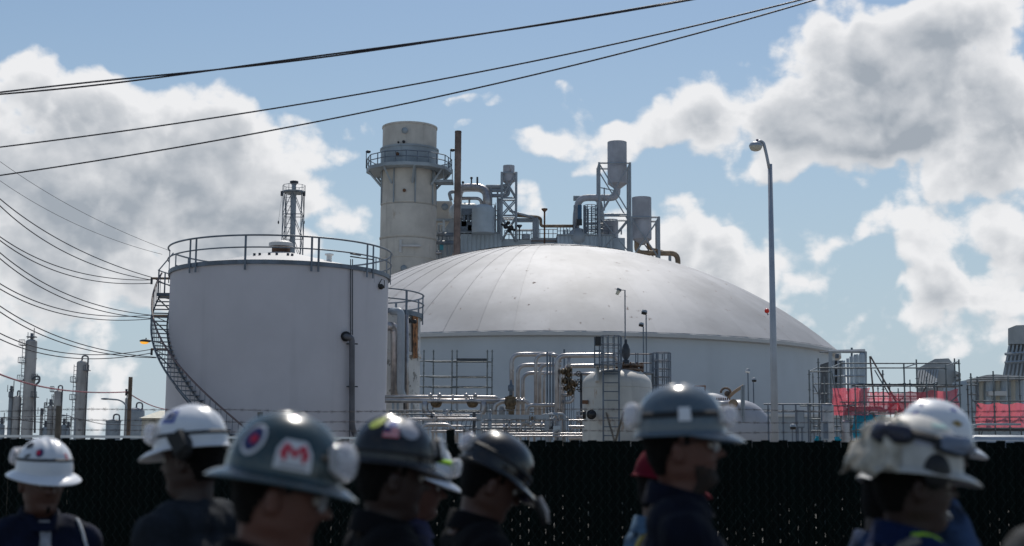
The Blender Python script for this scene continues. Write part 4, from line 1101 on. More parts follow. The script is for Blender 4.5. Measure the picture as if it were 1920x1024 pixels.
# low clutter at the right behind the fence
YO = 40.0; O = PT(YO)
def low(name, label, cat, x0, x1, y0, m, Y=YO, dep=2.0, y1=None):
    a = W(x0, y0, Y); b_ = W(x1, y0, Y)
    t = thing(name, label, cat, ((a.x + b_.x) / 2, Y, 0))
    mb = MB(); mb.box(((a.x + b_.x) / 2, Y + dep / 2, a.z / 2), (b_.x - a.x, dep, a.z)); mb.build('body', m, t); return t
t = low('containment_wall', 'low grey containment wall along the foot of the dome right of the bullet tanks', 'wall', 1440, 1600, 781, GREYST, 80, 1)
mb = MB(); a = W(1440, 779.5, 80); b_ = W(1600, 779.5, 80); mb.box((a + b_) / 2 + V((0, .5, 0)), (b_.x - a.x, 1.3, .14)); mb.build('coping', ROOFW, t)
for x, hw in ((1552, 12), (1586, 9)):
    c = O(x, 800, 3 if x < 1570 else 6)
    t = thing('process_vessel', 'silver clad upright vessel in the scaffold bay %s' % ('under the dome eave' if x < 1570 else 'beside the bent silver pipe'), 'vessel', (c.x, c.y, 0), 'silver clad vessels')
    cyl(t, 'shell', (c.x, c.y), hw * px(42), 0, O(x, 762 if x < 1570 else 786, 3).z, GALV, 24, top='dome', bands=(1.9, 2.6))
t = thing('tank_trailer', 'long low white tank trailer behind the right end scaffold', 'trailer', (W(1870, 810, 36).x, 36, 0))
c = W(1870, 818, 36)
mb = MB(); mb.lathe((c.x, 36, c.z - .42), [(.01, -.9), (.35, -.85), (.45, -.6), (.45, 1.4), (.35, 1.6), (.01, 1.65)], 24, ax='X'); mb.build('tank', GREYST, t)
mb = MB(); mb.box((c.x, 36, .9), (4.2, .9, .18)); mb.build('chassis', DARK, t)
for dx in (-1.1, 0.9, 1.9):
    for dy in (-.5, .5):
        mb = MB(); mb.lathe((c.x + dx, 36 + dy, .45), [(.01, -.12), (.3, -.12), (.45, -.09), (.45, .09), (.3, .12), (.01, .12)], 20, ax='Y'); mb.build('wheel', BLACK, t)
mb = MB(); mb.tube([(c.x - 1.2, 36, c.z + .16), (c.x - .4, 36, c.z + .3), (c.x + .6, 36, c.z + .3)], .03, 6); mb.build('grab_rail', GREYST, t)
for i, (x, y, hw, Y) in enumerate(((1499, 770, 7, 41), (1546, 790, 5, 38))):
    p = W(x, y, Y); w_ = hw * px(Y)
    t = thing('electrical_cabinet', ['dark electrical cabinet on a post right of the tall lamp pole', 'small grey electrical cabinet under the dome eave scaffold'][i], 'cabinet', (p.x, Y, 0))
    mb = MB(); mb.box((p.x, Y, p.z - .25), (w_ * 2, .25, .5)); mb.build('box', [STEEL, GREYST][i], t)
    mb = MB(); mb.box((p.x, Y - .13, p.z - .25), (w_ * 1.7, .015, .42)); mb.build('door', [GREYST, STEEL][i], t)
    for dx in (-.6, .6): rod(t, 'post', (p.x + dx * w_, Y, 0), (p.x + dx * w_, Y, p.z - .5), .03, STEEL, 6)
hr = thing('handrail', 'grey pipe handrail behind the fence either side of the tall lamp pole', 'handrail', (O(1480, 780).x, YO, 0))
for y in (758, 772): rod(hr, 'rail', O(1432, y, 2), O(1560, y, 2), .022, STEEL, 6)
for x in (1440, 1468, 1492, 1515, 1540): 
    p = O(x, 757, 2); rod(hr, 'post', (p.x, p.y, 0), p, .025, STEEL, 6)

# ================================================================ FLOOD LIGHTS AND TALL LAMP
def flood(label, xp, yt, yb, hx, hy, Y, style, hs=6.0, m=None):
    P = PT(Y); q_ = px(Y); base = P(xp, yb)
    t = thing('floodlight', label, 'floodlight', base, 'floodlights on thin posts')
    rod(t, 'post', base, V((base.x, base.y, P(xp, yt).z)), 1.2 * q_, STEEL if m is None else m, 8)
    c = P(hx, hy)
    top = V((base.x, base.y, P(xp, yt).z))
    if abs(hx - xp) > 2: rod(t, 'bracket', top, c + V((0, 0, 1 * q_)), .8 * q_, STEEL, 6)
    Mt = Matrix.Rotation(R(24 if style == 'tilt' else (12 if hx < xp else 0)), 3, 'Y')
    if style == 'tilt':
        mb = MB(); mb.lathe(c, [(.01, hs * .7 * q_), (hs * .7 * q_, hs * .6 * q_), (hs * .75 * q_, 0), (.01, 0)], 14, ax=Mt); mb.build('housing', STEEL, t)
        mb = MB(); mb.lathe(c, [(hs * .6 * q_, 0), (hs * .45 * q_, -hs * 1.3 * q_), (.01, -hs * 1.35 * q_)], 14, ax=Mt); mb.build('lens', LAMPG, t)
    else:
        mb = MB(); mb.lathe(c, [(.01, hs * .95 * q_), (hs * .8 * q_, hs * .8 * q_), (hs * 1.0 * q_, 0), (hs * .85 * q_, -hs * .7 * q_), (.01, -hs * .7 * q_)], 14, ax=Mt); mb.build('housing', BLACK if style == 'black' else WHITEP, t)
        mb = MB(); mb.lathe(c, [(hs * .6 * q_, -hs * .74 * q_), (.01, -hs * .78 * q_)], 12, ax=Mt); mb.build('lens', LAMPG, t)
        mb = MB(); mb.lathe(c, [(hs * 1.02 * q_, hs * .1 * q_), (hs * .82 * q_, hs * .83 * q_), (.01, hs * 1.0 * q_)], 14, ax=Mt); mb.build('cap', GREYST if style == 'black' else GREYST, t)
    return t
flood('floodlight with a clear tilted lens above the ladder cage of the white vessel', 1172.5, 544, 690, 1160, 545, 50, 'tilt', 6.5)
flood('higher of the two black drum floodlights right of the ladder cage', 1212.5, 590, 740, 1208, 586, 53, 'black', 5.6)
flood('lower of the two black drum floodlights right of the ladder cage', 1207, 612, 740, 1202.5, 609, 53.5, 'black', 5.0)
flood('white capped floodlight left of the tall lamp pole', 1404, 694, 800, 1402, 696, 44, 'white', 4.6)
flood('black round floodlight just left of the tall lamp pole', 1414, 716, 800, 1414, 713, 44.4, 'black', 4.6)
flood('squat floodlight with a white cap, low right of the tall lamp pole', 1487, 800, 880, 1487, 801, 26, 'black', 6.0)
YP = 38.0; P = PT(YP); base = P(1451, 700)
lp = thing('street_lamp', 'tall tapered grey lamp pole with a small oval lamp head right of centre', 'street lamp', (base.x, YP, 0))
ztop = P(1448, 308).z
mb = MB(); mb.tube([(base.x, YP, 0), (base.x, YP, ztop * .5), (base.x, YP, ztop)], [.105, .088, .062], 20); mb.build('pole', POLEM, lp)
mb = MB(); mb.lathe((base.x, YP, 0), [(.22, 0), (.22, .03), (.12, .05), (.12, .12)], 16); mb.build('base_plate', POLEM, lp)
topx = base.x
dx_ = lambda x: topx + (x - 1448) * px(YP)
dz_ = lambda y: ztop + (308 - y) * px(YP)
mb = MB(); mb.tube(bend([(dx_(1446), YP - .03, dz_(316)), (dx_(1441), YP - .03, dz_(288)), (dx_(1436), YP - .03, dz_(266)), (dx_(1428), YP - .03, dz_(263)), (dx_(1422), YP - .03, dz_(268))], .3), [.045] * 1 + [.04] * 30, 10) if False else mb.tube(bend([(dx_(1446), YP - .03, dz_(316)), (dx_(1441), YP - .03, dz_(288)), (dx_(1436), YP - .03, dz_(266)), (dx_(1428), YP - .03, dz_(263)), (dx_(1422), YP - .03, dz_(268))], .3), .042, 10)
mb.build('arm', POLEM, lp)
mb = MB(); c = V((dx_(1421), YP - .03, dz_(274)))
mb.lathe(c, [(.18, 0), (.185, .03), (.15, .09), (.08, .125), (.001, .135)], 24); mb.build('lamp_housing', POLEM, lp)
mb = MB(); mb.lathe(c, [(.175, .0), (.17, -.04), (.13, -.10), (.07, -.125), (.001, -.13)], 24); mb.build('lens', mat('frosted_lens', (.55, .52, .44), .25, var=.1, scale=20), lp)
mb = MB(); mb.lathe(c + V((.045, 0, .12)), [(.03, 0), (.035, .08), (.001, .085)], 10); mb.build('photocell', mat('purple_photocell', (.10, .05, .12), .4), lp)

# ================================================================ WHITE VESSEL WITH LADDER CAGES
YV = 48.0; P = PT(YV); qv = px(YV); vc = P(1157, 760); rv = 65 * qv
ve = thing('pressure_vessel', 'squat white domed vessel with rust stains and a caged ladder in front of the dome', 'vessel', (vc.x, YV, 0))
zs = P(1157, 722).z
pr_ = [(rv, 0), (rv, zs)] + [(rv * math.cos(t) ** .8, zs + 30 * qv * math.sin(t)) for t in [PI / 2 * i / 10 for i in range(1, 10)]] + [(.01, zs + 30 * qv)]
mb = MB(); mb.lathe((vc.x, YV, 0), pr_, 64); mb.build('shell', VESW, ve)
for y in (724, 770):
    mb = MB(); z = P(1157, y, -rv).z; mb.lathe((vc.x, YV, 0), [(rv, z - .012), (rv + .012, z - .008), (rv + .012, z + .008), (rv, z + .012)], 64); mb.build('weld_seam', VESW, ve)
mb = MB(); c = P(1180, 692)
mb.lathe((c.x, YV, c.z - .15), [(.42, 0), (.42, .08), (.5, .09), (.5, .15), (.3, .17), (.3, .22), (.5, .23), (.5, .29), (.2, .31), (.01, .31)], 24); mb.build('manway_flange', mat('rusty_flange', (.16, .11, .08), .7, var=.4, scale=9, rust=.3), ve)
for i in range(12):
    a = 2 * PI * i / 12; rod(ve, 'bolt', (c.x + .45 * math.cos(a), YV + .45 * math.sin(a), c.z - .1), (c.x + .45 * math.cos(a), YV + .45 * math.sin(a), c.z + .2), .028, RUSTB, 6)
mb = MB(); p = P(1173, 665); mb.lathe((p.x, YV - .1, p.z - .3), [(.12, 0), (.12, .1), (.06, .12), (.14, .25), (.15, .45), (.10, .6), (.05, .68), (.05, .8), (.01, .82)], 16); mb.sphere((p.x - .12, YV - .1, p.z + .1), .1, 8, 6); mb.build('relief_valve', DARK, ve)
# lugs either side
for x in (1118, 1201):
    p = P(x, 703, -.3); mb = MB(); mb.poly([p + V((-.1, 0, -.15)), p + V((-.1, 0, .06)), p + V((0, 0, .14)), p + V((.1, 0, .06)), p + V((.1, 0, -.15))], (0, .05, 0)); mb.build('lifting_lug', VESW, ve)
rod(ve, 'vertical_strut', P(1120, 716, -rv), P(1120, 690, -rv + .4), .07, VESW, 8)
# front ladder and cage
yf = YV - rv - .25
Lx = P(1145.5, 750, -rv - .25).x
PP = PT(yf)
ladder(ve, (Lx, yf, .2), (Lx, yf, PP(0, 640).z + .05), 29 * px(yf), STEEL, .28, .022)
for (x, y0, y1) in ((1131, 689, 830), (1160.5, 689, 830)):
    p = PP(x, y0, -.03); rod(ve, 'ladder_standoff', (p.x, yf - .02, .2), (p.x, yf - .02, p.z), .03, STEEL, 4)
cgx = PP(1145, 650).x
cage(ve, (cgx, yf - .05), 18 * px(yf), PP(0, 689).z, PP(1145, 630).z, STEEL, 5, 10, .016)
slab(ve, 'platform', 1114, 1166, 682, 684.5, STEEL, yf + .1, .9)
for x in (1115, 1124, 1165): rod(ve, 'guard_post', PP(x, 690, .1), PP(x, 632, .1), .022, STEEL, 4)
for y in (633, 645, 658, 670): rod(ve, 'guard_rail', PP(1114, y, .1), PP(1132, y, .1), .018, STEEL, 4)
mb = MB(); mb.box(PP(1122, 640, .15), (.2, .2, .3)); mb.build('junction_box', BLACK, ve)
# side nozzle valve
p = P(1108, 778, -rv * .9); mb = MB(); mb.lathe(p, [(.01, -.30), (.16, -.30), (.16, -.22), (.08, -.2), (.08, .2)], 14, ax='Y'); mb.lathe(p + V((-.22, 0, 0)), [(.14, -.05), (.14, .05)], 12, ax='X'); mb.sphere(p + V((.02, -.3, 0)), .12, 10, 8); mb.build('nozzle_valve', BLACK, ve)
mb = MB(); p = P(1097, 754, -.6); mb.box(p, (.18, .15, .12)); mb.build('red_handle', RUSTB, ve)
# platform to the right with second cage
Y5 = 50.5; P5 = PT(Y5)
pf = thing('access_platform', 'steel access platform with a second ladder cage right of the white vessel', 'platform', (P5(1225, 700).x, Y5, 0))
for y in (664, 681): rod(pf, 'rail', P5(1166, y), P5(1222, y), .02, mat('brownish_rail', (.15, .11, .10), .6), 6)
for x in (1192, 1196, 1219, 1222): rod(pf, 'rail_post', P5(x, 697), P5(x, 662), .02, STEEL, 6)
c = P5(1240.5, 700); cage(pf, (c.x, Y5 - .1), 16.5 * px(Y5), P5(1240, 738).z, P5(1240, 662).z, STEEL, 6, 9, .02)
ladder(pf, (c.x, Y5 + .25, .3), (c.x, Y5 + .25, P5(0, 664).z), .4, STEEL, .3, .02)
for x in (1224, 1232): rod(pf, 'column', P5(x, 880), P5(x, 662), .05, STEEL, 4)
slab(pf, 'deck', 1166, 1226, 697, 700, STEEL, Y5 - .4, 1)
p = P5(1208, 700); rod(pf, 'column', (p.x, Y5, 0), p, .05, STEEL, 4)

# bullet tanks
YX = 44.0; P = PT(YX)
for i, (xc, r_, yc, Y, lab) in enumerate(((1386, 62, 812, 43.0, 'nearer white bullet tank with a dished end left of the tall lamp pole'), (1332, 58, 795, 46.5, 'farther white bullet tank peeping behind the grey helmet'))):
    p = W(xc, yc, Y); r = r_ * px(Y)
    t = thing('bullet_tank', lab, 'tank', (p.x, Y, 0), 'bullet tanks seen end on')
    pr_ = [(.01, -.62)] + [(r * math.sin(a), -.62 * math.cos(a)) for a in [PI / 2 * k / 10 for k in range(1, 11)]] + [(r, 5), (.01, 5.5)]
    mb = MB(); mb.lathe(p, pr_, 48, ax='Y'); mb.build('shell', mat('smooth_white_vessel', (.40, .40, .43), .4, var=.04, streak=.08), t)
    for dy in (.8, 3.6):
        mb = MB(); mb.box((p.x, Y + dy, (p.z - r * .6) / 2), (r * 1.5, .3, max(.1, p.z - r * .6))); mb.build('saddle', CONC, t)
    if i == 0:
        for (x, y0, y1) in ((1394.5, 722, 792), (1391, 724, 780)): rod(t, 'frame_post', P(x, y1, -1.6), P(x, y0, -1.6), .035, GREYST, 4)
        pipe(t, [P(1337, 757, -1.4), P(1374, 757, -1.4)], .075, mat('smooth_white_vessel', (.6, .6, .6)), 'nozzle_pipe')
        disc(t, 'blind_flange', 1374, 757, YX - 1.5, .13, ORANGE)
        mb = MB(); c = P(1361, 737, -.8); mb.tube([c + V((.15 * math.cos(a), 0, .15 * math.sin(a))) for a in [PI * k / 10 for k in range(11)]], .035, 8); mb.sphere(c + V((.04, 0, -.02)), .09, 8, 6); mb.build('valve_bonnet', mat('rusty_flange', (.16, .11, .08)), t)
        pipe(t, [P(1366, 745, -.8), P(1378, 734, -1), P(1394, 724, -1.2)], .05, ORANGE, rad=.1)
        mb = MB()
        for k in range(7): mb.box(P(1344 + k * 4, 748, -.7), (.03, .06, .07))
        mb.build('flange_bolts', RUSTB, t)
    else:
        for x in (1303, 1322): rod(t, 'frame_post', P(x, 745, 1), P(x, 724, 1), .025, RUSTB, 4)
        rod(t, 'frame_beam', P(1302, 724, 1), P(1323, 724, 1), .025, RUSTB, 4); rod(t, 'valve_stem', P(1314, 742, 1), P(1314, 730, 1), .03, DARK, 6)

# ================================================================ PIPE RACK
YM = 57.0; P = PT(YM); qm = px(YM)
BR = mat('brass_brown_valve', (.14, .10, .06), .5, metal=.4, var=.4, scale=9)
h1 = thing('pipe_header', 'long silver header pipes with round valves running right from the pale tank', 'pipe', (P(840, 750).x, YM, 0))
pipe(h1, [P(722, 751), P(953, 753)], 4.6 * qm, GALV, n=14)
pipe(h1, [P(722, 744, 1), P(800, 744, 1), P(930, 745, 1), P(938, 752, 1)], 3.2 * qm, GALV, n=12, rad=.4)
pipe(h1, [P(797, 752), P(797, 772), P(812, 781), P(824, 783)], 6.4 * qm, GALV, rad=.35, n=14)
pipe(h1, [P(907, 752), P(907, 770), P(897, 781), P(886, 783)], 6.4 * qm, GALV, rad=.35, n=14)
for x in (807, 824, 874, 891):
    mb = MB(); mb.sphere(P(x, 741, -.05), 4 * qm, 12, 8); mb.lathe(P(x, 741, -.05), [(2.2 * qm, -.2), (2.2 * qm, 0)], 10); mb.build('valve_cap', GALV, h1)
mb = MB(); mb.sphere(P(849, 743, -.05), 3 * qm, 10, 8); mb.build('valve_cap', GALV, h1)
for x in (815, 818, 882, 886, 849): 
    mb = MB(); mb.lathe(P(x, 752), [(.01, -.05), (6.0 * qm, -.05), (6.0 * qm, .05), (.01, .05)], 16, ax='X'); mb.build('flange', GALV, h1)
for x in (818, 886):
    mb = MB(); mb.lathe(P(x, 755, -.05), [(11 * qm, 0), (10 * qm, -.1), (6.5 * qm, -.19), (.01, -.21)], 18); mb.build('strainer_bowl', BR, h1)
for x in (737, 746, 772, 857, 918): rod(h1, 'pipe_support', P(x, 900), P(x, 756), .05, GREYST, 4)
cv = thing('control_valve', 'rust brown control valve with a tall blue grey actuator beside the tall loops', 'valve', P(957, 800))
mb = MB(); mb.sphere(P(957, 754, -.2), (.24, .2, .28), 14, 10); mb.lathe(P(957, 765, -.2), [(.2, -.05), (.2, .05)], 14); mb.lathe(P(957, 746, -.2), [(.22, -.03), (.22, .04)], 14)
mb.lathe(P(957, 772, -.2), [(.16, -.12), (.16, .08)], 12); mb.build('valve_body', BR, cv)
mb = MB(); mb.lathe(P(958, 741, -.2), [(.07, 0), (.07, .15), (.12, .17), (.12, .38), (.06, .42), (.03, .6), (.01, .62)], 12); mb.build('actuator', STEEL, cv)
for x in (968, 976, 982): 
    mb = MB(); mb.lathe(P(x, 752, -.1), [(.01, -.03), (.14, -.03), (.14, .03), (.01, .03)], 14, ax='X'); mb.build('flange', GALV, cv)
pipe(cv, [P(927, 785), P(927, 760), P(940, 752), P(955, 752)], 5 * qm, GALV, rad=.3, n=12)
pipe(cv, [P(962, 752, -.1), P(985, 751, -.1), P(996, 762, -.1)], 3.4 * qm, GALV, rad=.25)
pipe(cv, [P(941, 785, .5), P(941, 762, .5)], 6 * qm, GREYST, n=12)

lpz = thing('pipe_loop', 'tall stack of nested silver pipe loops left of the white vessel', 'pipe', (P(1010, 750).x, YM - 2, 0))
def L_(pts, r, dy=0.0, m=None, rad=.35): pipe(lpz, [P(x, y, dy) for x, y in pts], r * qm, m or GALV, rad=rad, n=12)
L_([(959.5, 800), (959.5, 665), (1040, 664)], 4.3, .6)
L_([(971, 800), (971, 685), (1052, 684)], 4.0, 1.4)
L_([(980.5, 800), (980.5, 700), (1045, 699)], 3.7, 2.2)
L_([(1004.6, 800), (1004.6, 665), (1040, 665)], 3.5, .2)
L_([(1012, 800), (1012, 684), (1045, 684)], 3.5, 1.0)
L_([(1020, 800), (1020, 700), (1040, 700)], 2.8, 1.8)
L_([(1044.5, 900), (1044.5, 667), (1130, 666), (1158, 668), (1160, 690)], 4.6, -2)
L_([(1054, 900), (1054, 687), (1112, 686), (1150, 688)], 4.0, -1)
L_([(1064, 702), (1150, 700)], 3.2, 0)
L_([(1030, 665), (1046, 667), (1050, 680)], 3.8, -.2)
L_([(988, 785), (988, 760), (1044, 760), (1047, 775)], 3.6, -1.2, rad=.22)
L_([(1067, 666), (1067, 700)], 3.2, -2, rad=.2)
for x, y in ((1031.5, 665), (1037, 670), (1026, 660), (1058, 655)): rod(lpz, 'pipe_hanger', P(x, 800, -.8), P(x, y, -.8), .035, STEEL, 6)
for k, (x, y) in enumerate(((959.5, 677), (971, 696), (980.5, 710), (1004.6, 675), (1012, 695), (1044.5, 690), (1054, 710))):
    pass
vcg = thing('valve_manifold', 'clustered brown valves with handwheels between the loops and the white vessel', 'valve', P(1070, 800, -2))
rnd = random.Random(5)
for (x, y) in ((1056, 697), (1066, 694), (1066, 703), (1068, 712), (1060, 714), (1072, 718), (1068, 724), (1062, 728), (1074, 730), (1078, 722), (1070, 736)):
    mb = MB(); r = rnd.uniform(.07, .12); c = P(x, y, -2.2 + rnd.uniform(-.1, .2)); mb.sphere(c, (r, r, r * 1.2), 10, 8); mb.lathe(c, [(.01, -r * 1.3), (r * 1.2, -r * 1.3), (r * 1.2, -r), (.01, -r)], 10, ax='X'); mb.lathe(c, [(.01, r * 1.0), (r * 1.2, r), (r * 1.2, r * 1.3), (.01, r * 1.3)], 10, ax='X'); mb.build('valve', BR, vcg)
for (x, y) in ((1085, 701), (1086, 716), (1088, 730)):
    mb = MB(); c = P(x, y, -2.3); mb.tube([c + V((.1 * math.cos(a), 0, .1 * math.sin(a))) for a in [2 * PI * k / 14 for k in range(14)]], .018, 6, closed=True)
    for a in (0, PI / 3, 2 * PI / 3): mb.tube([c - V((.1 * math.cos(a), 0, .1 * math.sin(a))), c + V((.1 * math.cos(a), 0, .1 * math.sin(a)))], .01, 4)
    mb.tube([c, c + V((-.15, .2, 0))], .02, 6); mb.build('handwheel', BLACK, vcg)
for (y, x1) in ((729, 1060), (742, 1066), (755, 1068)):
    pipe(vcg, [P(1053, y - 1, -2), P(x1 + 3, y - 1, -2.1), P(x1 + 8, y - 12, -2.1)], 3.4 * px(55), GALV, rad=.2, n=10)
for x in (1056, 1060, 1064, 1068, 1072, 1076): rod(vcg, 'tubing', P(x, 830, -2.1), P(x, 742, -2.1), .012, STEEL, 4)
rod(vcg, 'manifold_pipe', P(1090, 840, -2.1), P(1090, 700, -2.1), .05, DARK, 8)

rk = thing('pipe_rack', 'low steel pipe rack with a thick cross beam just above the fence', 'pipe rack', (P(965, 800).x, YM - 4, 0))
G = PT(YM - 4)
for x in (898, 1025): 
    p = G(x, 777); mb = MB(); mb.box((p.x, YM - 4, p.z / 2), (8 * px(YM - 4), .2, p.z)); mb.build('column', GREYST, rk)
mb = MB(); a, b_ = G(903, 782), G(1021, 782); mb.box((a + b_) / 2, ((b_ - a).length, .16, .17)); mb.build('cross_beam', GREYST, rk)
for (x0, x1, y, r, dy, m) in ((903, 1021, 792, 1.3, 0, GREYST), (903, 1021, 797, 2, .6, GALV), (890, 1040, 803, 1.6, .2, STEEL), (905, 1018, 809, 2.4, 1, GALV), (955, 1112, 813, 1.8, -1, GALV), (960, 1112, 818, 1.8, -1.2, GALV),
                             (765, 898, 786, 2.6, 0, GALV), (740, 898, 799, 1.6, 1, STEEL), (808, 868, 809, 2.2, -.5, GALV), (740, 900, 777, 1.6, 2, STEEL), (820, 900, 773, 1.2, 3, STEEL), (1066, 1112, 822, 3, -1, GALV), (730, 790, 770, 1.5, 2, STEEL),
                             (815, 880, 780, 2, -.4, GALV)):
    rod(rk, 'pipe', G(x0, y, dy), G(x1, y, dy), r * px(YM - 4), m, 10)
pipe(rk, [G(786, 830, -1), G(790, 796, -1), G(848, 796, -1), G(856, 830, -1)], 3 * px(YM - 4), GALV, rad=.3, n=10)
pipe(rk, [G(919, 830, -.6), G(919, 774, -.6)], 3 * px(YM - 4), GREYST, n=10)
mb = MB(); mb.sphere(G(919, 772, -.6), .08, 10, 8); mb.build('bullet_cap', GREYST, rk)
for i in range(9):
    x = 828 + i * 8.5; rod(rk, 'diagonal_hanger', G(x, 812, .8), G(x + 5, 788, .8), .015, STEEL, 4)
for x in (908, 915, 930, 950, 968, 985, 1002, 1014, 1035, 1046): rod(rk, 'hanger', G(x, 826, .3), G(x, 784, .3), .018, STEEL, 4)
mb = MB(); mb.box(G(1044, 804, -1), (.26, .15, .20)); mb.build('junction_box', PALEST, rk)
for i, (x, y) in enumerate(((836, 777), (846, 778), (955, 800), (995, 797), (1016, 796), (945, 801), (838, 774))):
    mb = MB(); mb.lathe(G(x, y, -.3), [(.01, -.04), (.09, -.04), (.09, .04), (.01, .04)], 12, ax='X'); mb.sphere(G(x, y - 4, -.3), .05, 8, 6); mb.build('valve', GALV, rk)
rc = random.Random(11)
for i in range(26):
    x = rc.uniform(732, 1105); y0 = rc.uniform(765, 800); dy = rc.uniform(-.5, 3)
    if i % 2: rod(rk, 'riser', G(x, 840, dy), G(x, y0, dy), rc.uniform(.02, .06), [GALV, GREYST, DARK][i % 3], 8)
    else:
        L_x = rc.uniform(25, 90); pipe(rk, [G(x, 835, dy), G(x, y0 + 8, dy), G(x + L_x, y0 + 8, dy), G(x + L_x, 835, dy)], rc.uniform(.025, .06), [GALV, GREYST][i % 4 // 2], rad=.15, n=8)
for i in range(16):
    c = G(rc.uniform(735, 1100), rc.uniform(782, 815), rc.uniform(-.4, 1.2)); r = rc.uniform(.05, .09)
    mb = MB(); mb.sphere(c, (r, r, r * 1.3), 10, 8); mb.lathe(c, [(.01, -r * 1.5), (r * 1.3, -r * 1.5), (r * 1.3, -r * 1.2), (.01, -r * 1.2)], 10, ax='X'); mb.lathe(c, [(.01, r * 1.2), (r * 1.3, r * 1.2), (r * 1.3, r * 1.5), (.01, r * 1.5)], 10, ax='X'); mb.tube([c, c + V((0, 0, r * 3))], r * .2, 6); mb.tube([c + V((r * 1.2 * math.cos(a), r * 1.2 * math.sin(a), r * 3)) for a in [2 * PI * k / 10 for k in range(10)]], r * .16, 4, closed=True)
    mb.build('gate_valve', [BR, GALV, DARK][i % 3], rk)
# low steel frame and jumble either side of the vessel
jf = thing('pipe_run', 'thin grey piping and fittings low between the white vessel and the bullet tanks', 'pipe', (P(1250, 800).x, 45, 0))
J = PT(45)
for (x0, x1, y, r) in ((1222, 1330, 790, 2.4), (1222, 1345, 802, 1.8), (1222, 1330, 815, 2.4), (1066, 1095, 800, 2.4), (1066, 1095, 788, 1.6)): rod(jf, 'pipe', J(x0, y), J(x1, y), r * px(45), GALV, 8)
for x in (1240, 1275, 1310): rod(jf, 'support', J(x, 900), J(x, 786), .04, STEEL, 4)

# ================================================================ FENCE
def fy(x): return 13.15 - .165 * x
def fpt(x, z, off=0.0):
    """point on the fence line; off > 0 is towards the camera"""
    return V((x - off * .163, fy(x) - off * .987, z))
fence = thing('chain_link_fence', 'long chain link fence filled with dark green slats and topped with barbed wire', 'fence', fpt(0, 0))
FT = 1.885
SP = .0775; ns = 240; x_0 = -9.2
dirx = V((1, -.165, 0)).normalized(); fa = math.atan2(dirx.y, dirx.x)
sm0 = None
for hv in range(2):
    pass
slat_me = {}
def pix(x): return 960 + FPX * x / fy(x)
for i in range(ns):
    x = x_0 + i * SP * dirx.x; X = pix(x)
    up = 0.0
    if 836 < X < 856 or 868 < X < 888: up = .085
    elif i % 2: up = -.012
    if 926 > X > 888 or (856 <= X <= 868) or 655 < X < 836: up = -.03
    o = bpy.data.objects.new('slat', None) if False else None
    key = 'a'
    if key not in slat_me:
        b = MB(); b.add([(-.0378, 0, .04), (.0378, 0, .04), (.0378, -.004, 1), (0, -.009, 1.0), (-.0378, -.004, 1), (0, -.007, .04)], [(0, 5, 3, 4), (5, 1, 2, 3)])
        b.add([(-.0378, .004, .04), (.0378, .004, .04), (.0378, .004, 1), (-.0378, .004, 1)], [(1, 0, 3, 2)]); b.add([(-.0378, 0, .04), (-.0378, -.004, 1), (-.0378, .004, 1), (-.0378, .004, .04), (.0378, 0, .04), (.0378, -.004, 1), (.0378, .004, 1), (.0378, .004, .04), (0, -.009, 1)], [(0, 1, 2, 3), (5, 4, 7, 6), (1, 8, 5, 6, 2)])
        me = bpy.data.meshes.new('slat'); me.from_pydata(b.v, [], b.f); me.materials.append(SLAT); slat_me[key] = me
    o = bpy.data.objects.new('slat', slat_me[key]); C.objects.link(o); o.parent = fence
    w_ = 1.0 + random.uniform(-.014, .004)
    o.location = fpt(x, 0) - LOC[fence.name]; o.rotation_euler = (0, random.uniform(-.0012, .0012), fa); o.scale = (w_, 1, FT + up + random.uniform(-.006, .006))
# wire mesh in front of the slats
mb = MB(); H_ = FT - .02; dz = .0545
for i in range(ns * 2 + 2):
    x = x_0 + (i * .5 - .5) * SP * dirx.x
    pts = []; k = 0; z = .05
    while z < H_:
        sgn = 1 if (k + i) % 2 else -1
        pts.append(fpt(x + sgn * SP * .25 * 1.0, z, .014 + .003 * sgn)); z += dz; k += 1
    mb.tube(pts, .0018, 3, cap=False)
mb.build('wire_mesh', CHAIN, fence, kind='stuff')
mb = MB()  # boxes added over the slat gaps to break the light behind into dashes
for i in range(ns + 1):
    x = x_0 + (i - .5) * SP * dirx.x; z = .08 + (.054 if i % 2 else 0); h_ = .074 + .03 * noise.noise(V((i * .37, 1, 2)))
    while z < H_:
        mb.box(fpt(x, z, .013), (.011, .006, .112 if z > 1.35 or random.random() < .3 else h_ + random.uniform(-.008, .012)), fa); z += .109
mb.build('gap_blockers', KNUCK, fence, kind='stuff')
mb = MB(); mb.tube([fpt(-9.3, FT - .16, -.03), fpt(9.2, FT - .16, -.03)], .02, 8); mb.build('top_rail', CHAIN, fence)
POSTM = mat('fence_post_steel', (.15, .12, .09), .7, var=.3, scale=6, rust=.2)
for xp in (-9.25, -6.6, (118 - 960) / FPX * 14.0, (490 - 960) / FPX * 13.6, .94, 3.3, 6.2, 9.15):
    h = 2.20 if xp < -4 else (2.14 if xp < 0 else 1.86)
    rod(fence, 'post', fpt(xp, 0, -.05), fpt(xp, h, -.05), .028, POSTM if xp < 0 else CHAIN, 10)
    if xp > 0:
        for s_ in (-1, 1):
            rod(fence, 'barb_arm', fpt(xp, 1.86, -.05), fpt(xp + s_ * .09, 2.14, -.05 + s_ * .12), .012, POSTM, 4)
strands = [(2.155, .0), (2.055, .0), (1.965, .0)]
